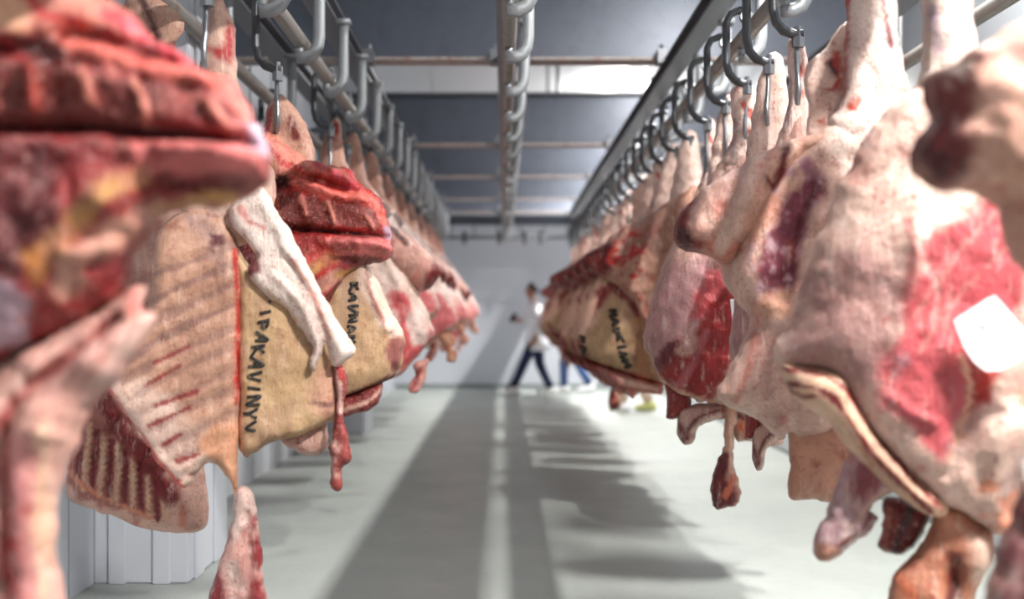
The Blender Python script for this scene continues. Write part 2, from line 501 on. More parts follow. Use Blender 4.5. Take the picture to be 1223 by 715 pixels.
def slab(name, parent, mp, outline, col, tf=.1, tb=.1, R=.1, res=.016, zones=(), ridges=(), bend=0., xc=None, w0=0., lump=.012, lf=7., seed=1,
         edge=.007, mat='fat', mott=1., tilt=0., smooth_out=True):
    """solid slab of meat: outline -> swelling front and back, ridges, lumps and coloured zones"""
    k = mp.k
    O = mp.pts(outline)
    B = catmull(O, True, res) if smooth_out else O
    nb = len(B)
    ang = np.arange(nb)
    ctr = B.mean(0)
    B = B + edge * np.stack([fbm(B[:, 0] * 22 + 5, B[:, 1] * 22, seed), fbm(B[:, 0] * 22 + 50, B[:, 1] * 22 + 9, seed + 3)], 1) * 1.6
    mn, mx = B.min(0), B.max(0)
    gx, gy = np.meshgrid(np.arange(mn[0], mx[0], res), np.arange(mn[1], mx[1], res * .87))
    gx = gx + (np.arange(gx.shape[0]) % 2)[:, None] * res * .5
    G = np.stack([gx.ravel(), gy.ravel()], 1)
    G = G[inside(G, B)]
    dG = segdist(G, B, np.roll(B, -1, 0))
    G = G[dG > res * .55]
    V2 = [Vector((float(a), float(b))) for a, b in np.vstack([B, G])]
    ed = [(i, (i + 1) % nb) for i in range(nb)]
    vo, eo, fo, ov, oe, of = delaunay_2d_cdt(V2, ed, [], 1, 1e-6)
    Q = np.array([(p.x, p.y) for p in vo])
    d = segdist(Q, B, np.roll(B, -1, 0))
    onb = d < 1e-5
    d[onb] = 0
    pr = lambda d_: np.sqrt(np.maximum(0, 1 - (1 - np.clip(d_ / R, 0, 1)) ** 2))
    x_c = mp(xc, CY)[0] if xc is not None else ctr[0]
    def field(Q, d):
        wv = pr(d)
        f = tf * wv
        g = np.zeros(len(Q))
        lm = fbm(Q[:, 0] * lf, Q[:, 1] * lf, seed + 7) * lump * 1.6 + fbm(Q[:, 0] * lf * 3.2, Q[:, 1] * lf * 2.2, seed + 21, 4) * lump * .8
        g += lm
        for rd in ridges:
            if rd[0] == 'l':
                P = catmull(mp.pts(rd[1]), False, .03)
                wob = fbm(Q[:, 0] * 16, Q[:, 1] * 16, seed + 91)
                g += rd[3] * (1 + .8 * fbm(Q[:, 0] * 11, Q[:, 1] * 11, seed + 83)) * np.exp(-(np.abs(segdist(Q, P[:-1], P[1:]) / (rd[2] / k) + wob * .6)) ** 2)
            elif rd[0] == 'b':
                c_ = mp.pts([rd[1]])[0]
                g += rd[4] * np.exp(-((Q[:, 0] - c_[0]) / (rd[2] / k)) ** 2 - ((Q[:, 1] - c_[1]) / (rd[3] / k)) ** 2)
        return f + g * np.clip(d / .03, 0, 1), lm
    base = w0 - bend * (Q[:, 0] - x_c) ** 2 + tilt * (Q[:, 0] - x_c)
    f, lm = field(Q, d)
    back = -tb * pr(d) + lm * .7 * np.clip(d / .03, 0, 1)
    c_ = np.tile(np.array(lin(col)), (len(Q), 1))
    auto = []
    if mat == 'fat':
        auto = [('n', 5.0, .05, (178, 138, 136), .40), ('n', 9.0, .30, (206, 96, 84), .40), ('n', 24.0, .36, (176, 70, 62), .55), ('n', 16.0, .32, (246, 226, 214), .5)]
    elif mat == 'tan':
        auto = [('n', 6.0, .05, (170, 134, 116), .40), ('n', 20.0, .40, (160, 84, 66), .5)]
    elif mat == 'meat':
        auto = [('n', 8.0, .10, (120, 20, 24), .5), ('n', 18.0, .35, (222, 128, 116), .5)]
    for zi, z in enumerate(list(auto) + list(zones)):
        zc = np.array(lin(z[-1] if not isinstance(z[-1], (int, float)) else z[-2]))
        al = (z[-1] if isinstance(z[-1], (int, float)) else 1.0) * (mott if zi < len(auto) else 1)
        if z[0] == 'p':
            P = catmull(mp.pts(z[1]), True, .04)
            sd = segdist(Q, P, np.roll(P, -1, 0)) * np.where(inside(Q, P), 1, -1)
            soft = max(z[2] / k, .004)
            nz = fbm(Q[:, 0] * 14, Q[:, 1] * 14, seed + 31 + len(z[1]))
            m_ = sstep(-soft, soft, sd + nz * (soft * 1.4 + .014))
        elif z[0] == 'l':
            P = catmull(mp.pts(z[1]), False, .03)
            wd = max(z[2] / k, .006)
            nz = fbm(Q[:, 0] * 18, Q[:, 1] * 18, seed + 41)
            m_ = 1 - sstep(.5, 1.15, segdist(Q, P[:-1], P[1:]) / wd + nz * .8)
        elif z[0] == 'n':                               # mottling over everything: ('n', freq, threshold, colour)
            m_ = sstep(z[2], z[2] + .22, fbm(Q[:, 0] * z[1], Q[:, 1] * z[1] * .7, seed + 57 + zi * 5))
        elif z[0] == 'np':                              # mottling inside a polygon: ('np', pts, freq, threshold, colour)
            P = catmull(mp.pts(z[1]), True, .04)
            sd = segdist(Q, P, np.roll(P, -1, 0)) * np.where(inside(Q, P), 1, -1)
            m_ = sstep(z[3], z[3] + .2, fbm(Q[:, 0] * z[2], Q[:, 1] * z[2], seed + 77)) * sstep(-.01, .03, sd)
        c_ = c_ * (1 - (m_ * al)[:, None]) + zc * (m_ * al)[:, None]
    N = len(Q)
    bi = np.where(onb, np.arange(N), N + np.cumsum(~onb) - 1)
    front = np.stack([Q[:, 0], -(base + np.where(onb, 0, f)), Q[:, 1]], 1)
    bk = np.stack([Q[:, 0], -(base + back), Q[:, 1]], 1)[~onb]
    verts = np.vstack([front, bk])
    cols = np.vstack([c_, c_[~onb]])
    faces = []
    for t in fo:
        a, b, e = t[0], t[1], t[2]
        faces.append((a, b, e))
        a2, b2, e2 = int(bi[a]), int(bi[b]), int(bi[e])
        if not (onb[a] and onb[b] and onb[e]):
            faces.append((a2, e2, b2))
    me = bpy.data.meshes.new(name)
    me.from_pydata(verts.tolist(), [], faces)
    ca = me.color_attributes.new('Col', 'FLOAT_COLOR', 'POINT')
    ca.data.foreach_set('color', np.hstack([cols, np.ones((len(cols), 1))]).astype(np.float32).ravel())
    me.polygons.foreach_set('use_smooth', [True] * len(me.polygons))
    me.materials.append(M[mat])
    me.update()
    o = bpy.data.objects.new(name, me)
    COL.objects.link(o)
    o.parent = parent
    def surf(px, py, lift=.003):
        q = np.array([mp(px, py)])
        dd = segdist(q, B, np.roll(B, -1, 0))
        b0 = w0 - bend * (q[:, 0] - x_c) ** 2 + tilt * (q[:, 0] - x_c)
        return Vector((q[0, 0], -(b0[0] + field(q, dd)[0][0] + lift), q[0, 1]))
    o_surf[o.name] = surf
    return o
o_surf = {}

def ink(parent, host, strokes, wpx, mp):
    """hand-lettered ink strokes lying on the host's surface"""
    mb = MB()
    sf = o_surf[host.name]
    for st in strokes:
        pts = catmull([np.array(p, float) for p in st], False, wpx * .6)
        P = [sf(x, y, .004) for x, y in pts]
        mb.tube(P, wpx / mp.k * .5, 6, .18, (0, 1, 0))
    return mb.build('ink_marking', 'ink', parent, True)

def paper_tag(parent, mp, quad, wv, tilt=.15, marks=()):
    P = mp.pts(quad)
    c_ = P.mean(0)
    mb = MB()
    rings = []
    for dw in (0, .003):
        rings.append([(p[0], -(wv + dw + tilt * (p[0] - c_[0]) + .4 * (p[1] - c_[1]) ** 2), p[1]) for p in P])
    mb.rings(rings)
    t = mb.build('paper_tag', 'tag', parent)
    t['label'] = 'white paper tag pinned to the meat'
    if marks:
        m2 = MB()
        for st in marks:
            q = mp.pts(st)
            m2.tube([(p[0], -(wv + .0045 + tilt * (p[0] - c_[0]) + .4 * (p[1] - c_[1]) ** 2), p[1]) for p in q], .0022, 5)
        m2.build('print', 'print', t)
    return t

FAT = (228, 196, 182); PALE = (238, 216, 200); PINK = (206, 104, 106); RED = (152, 32, 36); DRED = (92, 16, 20)
TAN = (196, 166, 128); YEL = (206, 164, 84); GREYP = (176, 138, 134); CREAM = (236, 214, 182); BRED = (196, 44, 40); MAROON = (104, 30, 40)

def carcass(name, x, y, deg, label, group):
    mp = Map(x, y, deg)
    r = empty(name, (x, y, PZ), math.radians(deg))
    tag(r, label, 'beef carcass', group)
    return r, mp
GR, GL = 'carcasses hanging on the right rail', 'carcasses hanging on the left rail'

# ---- right row, nearest: only its swollen neck end and flank enter the frame
R0, mp = carcass('beef_forequarter', 1.12, 2.15, -8, 'nearest blurred carcass with dark red cut neck at the right picture edge', GR)
slab('neck', R0, mp, [(1330, -30), (1250, 5), (1215, 28), (1185, 48), (1160, 60), (1140, 78), (1118, 84), (1100, 95), (1102, 120), (1112, 145), (1090, 163), (1086, 190), (1098, 213), (1125, 228), (1160, 232), (1190, 250), (1200, 285), (1215, 318), (1260, 345), (1340, 350), (1400, 200), (1390, 20)],
     (206, 160, 140), .14, .14, .12, .014, seed=3, lump=.02, mat='fat',
     zones=[('p', [(1085, 85), (1125, 85), (1160, 62), (1168, 75), (1150, 105), (1130, 130), (1125, 160), (1140, 185), (1142, 222), (1110, 225), (1080, 200)], 10, (112, 26, 28)),
            ('p', [(1085, 170), (1125, 175), (1140, 205), (1130, 228), (1100, 218), (1084, 195)], 6, (72, 10, 14)),
            ('p', [(1118, 80), (1148, 84), (1130, 105), (1118, 100)], 5, PALE),
            ('p', [(1160, 55), (1190, 36), (1195, 52), (1178, 66)], 5, (240, 190, 170)),
            ('n', 9, .25, (196, 120, 100), .5)],
     ridges=[('b', (1105, 195), 18, 22, -.03), ('b', (1150, 85), 10, 14, -.04), ('l', [(1160, 80), (1180, 140), (1170, 220)], 14, .02)])
slab('flank', R0, mp, [(1290, 300), (1250, 330), (1240, 400), (1238, 480), (1228, 560), (1212, 610), (1195, 650), (1180, 700), (1172, 760), (1230, 790), (1330, 760), (1400, 600), (1410, 380), (1360, 300)],
     FAT, .10, .12, .10, .016, w0=.0, seed=5, mat='fat',
     zones=[('p', [(1230, 590), (1195, 640), (1168, 770), (1230, 800), (1300, 700), (1270, 600)], 10, MAROON), ('l', [(1215, 640), (1195, 715)], 6, (200, 150, 150), .6)])
slab('shank', R0, mp, [(1320, -220), (1350, -270), (1380, -220), (1390, -100), (1400, 40), (1300, 40), (1312, -100)], PALE, .08, .08, .07, .018, seed=6, mott=.25)
paper_tag(R0, mp, [(1196, 540), (1240, 524), (1260, 590), (1238, 616), (1206, 606)], .13, -.1)

# ---- right row, big pink carcass with the white tag
R1, mp = carcass('beef_forequarter', 1.14, 2.98, -14, 'big pale and pink carcass with a large white tag, front of the right row', GR)
b1 = slab('body', R1, mp, [(1104, 92), (1085, 108), (1058, 132), (1034, 165), (1012, 205), (992, 245), (975, 290), (958, 340), (940, 385), (921, 420), (930, 438), (965, 443), (1000, 453), (1014, 482), (1032, 512), (1056, 542), (1086, 572), (1115, 598), (1150, 612), (1185, 637), (1207, 637), (1216, 600), (1236, 560), (1262, 500), (1275, 400), (1268, 300), (1240, 230), (1215, 150), (1190, 100), (1160, 70), (1130, 66)],
     FAT, .13, .10, .13, .0125, bend=.5, xc=1130, seed=11, lump=.012,
     zones=[('p', [(962, 330), (1000, 300), (1050, 310), (1078, 360), (1070, 440), (1040, 470), (960, 445), (945, 410)], 22, (170, 128, 126), .8),
            ('p', [(1092, 235), (1140, 240), (1200, 235), (1212, 290), (1206, 350), (1185, 420), (1155, 475), (1136, 525), (1112, 552), (1086, 505), (1052, 482), (1044, 440), (1072, 380), (1092, 320), (1084, 280)], 9, (204, 92, 100)),
            ('p', [(1095, 228), (1170, 228), (1150, 262), (1110, 275), (1088, 290)], 14, PALE),
            ('np', [(1050, 430), (1110, 420), (1150, 470), (1125, 545), (1090, 510)], 16, .05, (222, 168, 178)),
            ('l', [(1195, 245), (1140, 300), (1085, 380)], 3, (232, 170, 160), .5), ('l', [(1205, 290), (1140, 350), (1090, 420)], 3, (232, 170, 160), .5),
            ('p', [(1138, 425), (1168, 432), (1190, 425), (1168, 470), (1150, 480), (1146, 450)], 5, (176, 34, 22)),
            ('l', [(1140, 425), (1150, 470), (1128, 545)], 4, (240, 190, 165)),
            ('np', [(1150, 480), (1230, 430), (1230, 600), (1200, 640), (1120, 600), (1130, 540)], 14, .1, (236, 160, 130)),
            ('l', [(940, 446), (985, 450), (1008, 470), (1030, 505), (1070, 548), (1118, 592)], 4, (120, 30, 36)),
            ('l', [(1080, 270), (1084, 300), (1078, 345)], 7, (140, 40, 48), .7)],
     ridges=[('l', [(960, 350), (990, 290), (1030, 210), (1090, 130)], 16, .018), ('l', [(1150, 470), (1140, 520), (1125, 560)], 9, -.022), ('b', (1180, 520), 30, 40, .03), ('l', [(1090, 240), (1085, 330), (1070, 420)], 12, .015),
             ('l', [(1060, 470), (1085, 490), (1110, 500)], 5, .012), ('b', (1165, 560), 10, 22, -.03)])
slab('shank', R1, mp, [(1098, -60), (1106, -100), (1128, -122), (1150, -100), (1160, -60), (1162, 20), (1168, 70), (1190, 110), (1175, 160), (1120, 170), (1085, 130), (1100, 80), (1099, 20)], (240, 222, 210), .085, .07, .07, .014, seed=12, mott=.25, w0=.03,
     zones=[('l', [(1108, 20), (1116, 70)], 7, (150, 130, 160), .7), ('l', [(1130, 10), (1150, 0)], 4, (210, 90, 60), .6)])
ce_ = slab('cut_edge', R1, mp, [(932, 432), (970, 436), (1008, 446), (1024, 474), (1042, 504), (1068, 534), (1098, 566), (1132, 600), (1116, 616), (1082, 598), (1044, 566), (1014, 536), (990, 506), (966, 488), (944, 472)], (222, 188, 160), .07, .05, .05, .0085, w0=.03, bend=.5, xc=1130, seed=13, lump=.004, edge=.003,
     zones=[('l', [(936, 440), (985, 448), (1012, 466), (1030, 498), (1070, 548), (1122, 604)], 3.4, (128, 34, 36)), ('l', [(942, 458), (985, 466), (1008, 492), (1046, 545), (1108, 606)], 4.5, (120, 30, 34)), ('l', [(944, 468), (962, 474), (975, 470)], 6, (110, 24, 28)), ('n', 20, .35, (200, 140, 120), .6)], mat='tan')
slab('hanging_flap', R1, mp, [(1022, 536), (1050, 552), (1090, 580), (1112, 600), (1082, 592), (1056, 598), (1042, 612), (1052, 622), (1030, 648), (1004, 668), (984, 676), (972, 670), (970, 656), (984, 622), (1000, 585), (1010, 555)], (188, 158, 164), .035, .035, .04, .010, w0=-.05, seed=14, lump=.01,
     zones=[('l', [(1100, 592), (1060, 590), (1040, 606), (1020, 628)], 5, (226, 190, 175)), ('l', [(1095, 598), (1055, 600), (1030, 632), (990, 662)], 3, (120, 36, 40)), ('p', [(1030, 560), (1070, 575), (1050, 590), (1030, 600)], 8, (150, 80, 88)), ('p', [(970, 650), (1000, 655), (1010, 668), (975, 678)], 5, (200, 150, 130))],
     ridges=[('l', [(1040, 605), (1020, 640), (985, 668)], 4, .012), ('l', [(1010, 570), (990, 625), (978, 655)], 6, .012)])
slab('rib_end', R1, mp, [(1062, 600), (1112, 606), (1108, 640), (1088, 668), (1052, 660), (1056, 630)], (112, 34, 34), .04, .05, .04, .011, w0=-.07, seed=15, mat='meat',
     zones=[('l', [(1090, 605), (1078, 640), (1070, 662)], 5, (60, 40, 44)), ('l', [(1064, 610), (1058, 655)], 3, (190, 100, 80))])
slab('shin', R1, mp, [(1120, 596), (1150, 606), (1184, 634), (1186, 668), (1178, 690), (1164, 715), (1160, 760), (1110, 775), (1062, 745), (1062, 710), (1072, 684), (1092, 660), (1110, 630)], (196, 132, 104), .085, .07, .08, .012, w0=-.02, seed=16,
     zones=[('p', [(1125, 650), (1148, 655), (1150, 690), (1140, 730), (1120, 720), (1128, 690)], 6, (88, 30, 24)), ('p', [(1150, 625), (1182, 640), (1182, 670), (1160, 690), (1156, 655)], 7, (222, 186, 168)), ('l', [(1075, 690), (1100, 720)], 8, (206, 100, 60), .6)],
     ridges=[('b', (1136, 685), 10, 26, -.04), ('b', (1168, 655), 12, 26, .03)])
paper_tag(R1, mp, [(1127, 382), (1136, 376), (1165, 357), (1172, 354), (1178, 360), (1214, 404), (1216, 411), (1206, 424), (1190, 433), (1176, 439), (1162, 439), (1150, 430), (1138, 412)], .20, .12,
          [[(1157, 384), (1160, 389), (1156, 391)], [(1161, 388), (1165, 393)], [(1163, 396), (1168, 394), (1169, 400)], [(1169, 400), (1174, 404), (1172, 408)]])

# ---- right row, tall carcass with the purple flank and the blunt neck
R2, mp = carcass('beef_forequarter', 1.13, 3.62, -16, 'tall pale carcass with purple flank and blunt dark red neck, behind the tagged one', GR)
slab('body', R2, mp, [(1010, 120), (985, 152), (958, 164), (930, 176), (905, 192), (890, 230), (868, 270), (858, 312), (868, 345), (885, 366), (896, 385), (884, 412), (868, 442), (853, 476), (882, 490), (912, 507), (931, 527), (942, 516), (962, 520), (1000, 505), (1050, 440), (1085, 330), (1098, 220), (1094, 140), (1078, 80), (1040, 80)],
     (228, 192, 176), .13, .12, .13, .0135, bend=.35, xc=1000, seed=21, lump=.014,
     zones=[('p', [(868, 240), (930, 215), (950, 250), (920, 290), (880, 320), (862, 300)], 14, (212, 152, 126), .6),
            ('p', [(942, 246), (960, 230), (980, 196), (986, 215), (968, 262), (958, 300), (950, 340), (934, 362), (914, 352), (908, 322), (922, 280)], 6, (128, 58, 78)),
            ('np', [(900, 220), (990, 190), (975, 260), (950, 350), (900, 360)], 34, .12, (214, 178, 188)),
            ('l', [(942, 195), (935, 215), (925, 228)], 6, (104, 32, 26)), ('l', [(962, 200), (972, 215)], 9, (150, 100, 130), .8),
            ('l', [(974, 232), (958, 262), (948, 310)], 3, (96, 24, 36)), ('p', [(898, 352), (946, 348), (944, 376), (902, 378)], 6, (226, 176, 150)),
            ('l', [(905, 400), (896, 440), (880, 478)], 6, (176, 70, 56), .55), ('p', [(1000, 60), (1080, 60), (1070, 160), (1010, 200), (985, 190)], 25, (240, 220, 208)),
            ('l', [(992, 148), (1004, 135), (1010, 125)], 4, (190, 60, 44), .7), ('n', 13, .42, (190, 84, 68), .5)],
     ridges=[('l', [(980, 200), (958, 260), (938, 355)], 9, -.02), ('b', (920, 365), 26, 8, .018), ('l', [(900, 330), (930, 240), (985, 170)], 18, .02), ('b', (905, 450), 25, 30, .02)])
slab('neck', R2, mp, [(985, 160), (940, 172), (905, 186), (876, 204), (846, 224), (832, 238), (818, 250), (808, 266), (805, 288), (816, 298), (846, 304), (862, 316), (882, 312), (904, 288), (922, 252), (944, 216), (990, 176)],
     (228, 188, 172), .13, .10, .12, .0125, w0=.05, bend=.3, xc=960, seed=22, lump=.016,
     zones=[('p', [(802, 250), (820, 240), (836, 228), (830, 262), (828, 285), (842, 292), (832, 304), (806, 300)], 5, (120, 22, 26)), ('p', [(804, 280), (822, 274), (834, 290), (820, 304)], 4, (70, 8, 12)),
            ('l', [(826, 228), (838, 212), (850, 208)], 7, (206, 60, 48)), ('p', [(838, 290), (860, 285), (880, 300), (864, 322)], 8, (206, 110, 84), .8), ('p', [(890, 260), (940, 190), (985, 165), (985, 240), (940, 320)], 16, (212, 170, 146), .6),
            ('l', [(942, 186), (936, 208), (926, 228)], 6, (104, 32, 26)), ('l', [(918, 218), (924, 228)], 5, (104, 32, 26)), ('l', [(905, 195), (890, 250), (866, 300)], 9, (240, 214, 200), .8), ('n', 12, .4, (190, 90, 70), .5)],
     ridges=[('l', [(905, 195), (888, 250), (868, 305)], 9, .022), ('b', (815, 285), 9, 12, -.025), ('l', [(832, 245), (828, 285)], 4, -.02)])
slab('shank', R2, mp, [(1010, -30), (1016, -52), (1034, -66), (1054, -52), (1066, -24), (1072, 40), (1080, 95), (1084, 112), (1070, 160), (1040, 190), (1000, 180), (990, 150), (1006, 120), (1010, 60)], (242, 226, 216), .08, .08, .07, .013, w0=.05, seed=23, mott=.25,
     zones=[('l', [(1012, -20), (1010, 60), (1006, 120)], 4, (170, 50, 44)), ('l', [(1050, 0), (1058, 40), (1062, 62)], 4, (120, 60, 70)), ('np', [(985, 130), (1030, 120), (1040, 160), (1000, 190)], 24, .15, (200, 90, 70))])
slab('loose_skirt', R2, mp, [(962, 80), (985, 52), (1006, 26), (1020, 30), (1022, 90), (1012, 130), (990, 160), (966, 164), (964, 120)], (238, 212, 200), .02, .03, .03, .012, w0=-.03, seed=24,
     zones=[('np', [(975, 70), (1005, 40), (1012, 100), (1000, 150), (970, 150)], 22, .1, (200, 80, 66)), ('l', [(990, 75), (997, 86)], 6, (70, 40, 40))])
slab('hanging_sheet', R2, mp, [(944, 462), (980, 480), (1030, 500), (1022, 560), (1014, 602), (975, 600), (940, 597), (942, 540)], (196, 146, 124), .018, .018, .02, .012, w0=-.06, seed=25, lump=.006, mat='tan',
     zones=[('np', [(970, 520), (1010, 520), (1010, 570), (970, 570)], 18, .1, (150, 80, 66)), ('n', 30, .5, (140, 50, 40), .7)])

# ---- right row, carcass with the deep red muscle
R3, mp = carcass('beef_forequarter', 1.14, 5.4, -10, 'carcass with deep red muscle and small grey tag, half hidden behind the purple-flanked one', GR)
slab('body', R3, mp, [(872, 178), (846, 218), (816, 268), (798, 300), (784, 338), (773, 380), (767, 410), (777, 428), (786, 450), (806, 467), (830, 477), (852, 481), (885, 488), (915, 470), (928, 400), (934, 300), (918, 205), (905, 165)],
     (220, 182, 166), .15, .14, .16, .016, bend=.5, xc=850, seed=31, lump=.014,
     zones=[('p', [(800, 330), (850, 320), (852, 360), (830, 400), (780, 430), (770, 400)], 16, (178, 134, 140), .8), ('p', [(846, 322), (866, 338), (872, 356), (845, 380), (826, 380)], 8, (206, 84, 92)),
            ('p', [(866, 344), (888, 365), (892, 400), (868, 442), (852, 480), (818, 476), (786, 452), (780, 428), (800, 424), (828, 418), (836, 392), (848, 362)], 4, (148, 22, 24)), ('p', [(780, 430), (800, 408), (810, 405), (800, 430), (788, 446)], 4, (110, 30, 44)),
            ('l', [(772, 418), (784, 448), (806, 465), (850, 480)], 3, (224, 186, 164)), ('l', [(845, 395), (830, 430), (812, 460)], 5, (196, 120, 130), .5), ('n', 14, .45, (190, 100, 96), .5)],
     ridges=[('l', [(866, 345), (845, 370), (836, 398)], 6, .015), ('l', [(842, 400), (828, 440), (815, 470)], 7, -.012)])
slab('shank', R3, mp, [(872, 118), (878, 104), (886, 99), (898, 102), (906, 122), (910, 158), (922, 190), (915, 240), (870, 240), (862, 200), (874, 165)], (246, 222, 212), .07, .06, .06, .014, w0=.03, seed=32, mott=.25,
     zones=[('np', [(880, 110), (905, 110), (908, 160), (880, 165)], 24, .05, (206, 92, 76)), ('l', [(876, 150), (874, 190)], 5, (150, 120, 130), .7)])
slab('folded_flap', R3, mp, [(812, 490), (826, 484), (850, 482), (868, 480), (868, 498), (848, 504), (834, 512), (828, 528), (818, 532), (808, 520), (808, 504)], (196, 160, 148), .05, .04, .04, .012, w0=-.04, seed=33,
     zones=[('l', [(866, 488), (838, 496), (822, 512), (816, 528)], 2.5, (100, 32, 34)), ('l', [(866, 495), (842, 502), (828, 516)], 2, (236, 206, 190)), ('l', [(812, 508), (820, 522)], 3, (110, 40, 42))])
slab('rib_end', R3, mp, [(795, 456), (814, 468), (826, 478), (816, 497), (795, 501), (796, 478)], (146, 42, 38), .05, .05, .04, .014, w0=-.06, seed=34, mat='meat')
slab('shin', R3, mp, [(866, 476), (878, 486), (878, 512), (877, 540), (876, 556), (881, 570), (885, 588), (880, 602), (868, 605), (852, 605), (849, 585), (852, 566), (858, 550), (863, 530), (865, 500)], (218, 172, 148), .045, .045, .035, .010, w0=.0, seed=35, edge=.012, lump=.02,
     zones=[('p', [(858, 548), (872, 540), (868, 570), (884, 585), (880, 606), (850, 608), (846, 585), (850, 562)], 4, (104, 26, 26)), ('l', [(875, 570), (866, 590)], 4, (206, 110, 84)), ('l', [(872, 500), (874, 560)], 3, (230, 190, 170))],
     ridges=[('l', [(862, 556), (860, 600)], 4, -.012), ('b', (876, 590), 7, 10, .02)])
slab('fat_fringe', R3, mp, [(876, 488), (906, 499), (932, 520), (936, 530), (918, 534), (898, 528), (878, 524)], (196, 160, 142), .04, .05, .04, .012, w0=-.05, seed=36,
     zones=[('l', [(880, 496), (905, 508), (925, 526)], 4, (84, 44, 48)), ('p', [(878, 500), (895, 505), (890, 520), (878, 516)], 4, (206, 100, 60))])
paper_tag(R3, mp, [(871, 358), (881, 357), (890, 390), (880, 392), (874, 386)], .20, .0)

# ---- right row, dark necked carcass with hand lettering
R4, mp = carcass('beef_forequarter', 1.12, 7.0, -22, 'dark-necked tan carcass with black hand lettering, left of the deep red muscle', GR)
slab('body', R4, mp, [(822, 225), (790, 262), (760, 290), (735, 315), (716, 332), (704, 352), (696, 378), (690, 404), (696, 424), (715, 434), (755, 447), (784, 456), (815, 450), (838, 400), (850, 320), (848, 250), (836, 222)],
     TAN, .13, .12, .14, .018, seed=41, lump=.012, mat='tan',
     zones=[('p', [(712, 332), (735, 340), (722, 380), (706, 400), (694, 410), (700, 360)], 5, (226, 188, 166)), ('p', [(724, 336), (736, 342), (728, 368), (718, 372)], 4, (150, 50, 46)),
            ('l', [(736, 340), (762, 362), (780, 395)], 6, (126, 44, 36)), ('p', [(766, 380), (785, 395), (784, 452), (764, 442)], 5, (176, 126, 88)), ('p', [(690, 402), (702, 412), (700, 430), (688, 424)], 5, (150, 44, 44)), ('l', [(700, 432), (755, 446), (785, 455)], 5, (200, 110, 90), .8)],
     ridges=[('l', [(738, 340), (764, 364), (784, 398)], 7, .02), ('l', [(766, 376), (768, 442)], 3, .012)])
nk4 = slab('neck', R4, mp, [(836, 222), (800, 248), (776, 260), (752, 270), (736, 288), (714, 298), (701, 308), (700, 320), (720, 330), (744, 344), (764, 366), (780, 392), (812, 396), (842, 330), (848, 260)],
     (202, 156, 134), .14, .10, .13, .016, w0=.08, seed=42, lump=.018,
     zones=[('p', [(698, 305), (722, 292), (738, 288), (744, 310), (730, 332), (706, 328)], 6, (112, 20, 24)), ('n', 11, .22, (168, 62, 52), .65), ('p', [(770, 262), (800, 250), (800, 290), (775, 300)], 12, (150, 110, 98), .6), ('np', [(740, 290), (780, 280), (775, 370), (740, 340)], 20, .1, (190, 50, 44))],
     ridges=[('l', [(742, 292), (760, 330), (776, 380)], 8, .02), ('b', (712, 316), 10, 10, -.02)])
slab('shank', R4, mp, [(800, 250), (806, 215), (813, 180), (820, 162), (828, 157), (836, 168), (842, 215), (854, 240), (846, 280), (802, 280)], (246, 220, 208), .06, .06, .06, .016, w0=.05, seed=43, mott=.25, zones=[('n', 14, .4, (190, 84, 72), .6)])
slab('trimmings', R4, mp, [(692, 424), (715, 432), (755, 446), (790, 456), (788, 470), (770, 468), (752, 476), (738, 462), (722, 450), (706, 442)], (196, 110, 92), .07, .06, .05, .016, w0=.0, seed=44, edge=.018,
     zones=[('n', 12, .1, (140, 34, 34), .8), ('l', [(750, 455), (785, 464)], 4, (226, 186, 164))])
bdy = [q for q in KIDS(R4) if q.name.startswith('body')][0]
lrnd = random.Random(9)
def letters(x0, y0, x1, y1, wd, glyphs):
    out = []
    for i, g in enumerate(glyphs):
        sh, sc, sl = lrnd.uniform(-.12, .12), lrnd.uniform(.85, 1.2), lrnd.uniform(-.35, .35)
        for st in g:
            out.append([(x0 + (x1 - x0) * ((i + v) / len(glyphs)) + wd * sc * (u - .5 + sh) + lrnd.uniform(-.6, .6), y0 + (y1 - y0) * ((i + v) / len(glyphs)) + sl * wd * (u - .5) + lrnd.uniform(-.8, .8)) for u, v in st])
    return out
# strokes as (across, along) in a unit cell, read sideways down the carcass
G_P = [[(0, .1), (1, .1)], [(1, .1), (1, .6), (.75, .75), (.5, .6), (.5, .1)]]
G_A = [[(0, .05), (1, .4), (0, .8)], [(.4, .2), (.4, .65)]]
G_K = [[(0, .1), (1, .1)], [(1, .75), (.5, .15), (0, .8)]]
G_V = [[(1, .1), (0, .45), (1, .8)]]
G_I = [[(0, .4), (1, .4)]]
G_N = [[(0, .1), (1, .1), (0, .7), (1, .7)]]
G_Y = [[(1, .1), (.5, .4), (1, .75)], [(.5, .4), (0, .4)]]
G_D = [[(.8, .4), (.95, .5), (.8, .6)]]
ink(R4, bdy, letters(738, 370, 757, 440, 9, [G_N, G_A, G_V, G_K, G_I, G_N, G_A]), 4.6, mp)
ink(R4, bdy, letters(702, 400, 704, 424, 7, [G_P, G_A]), 4, mp)

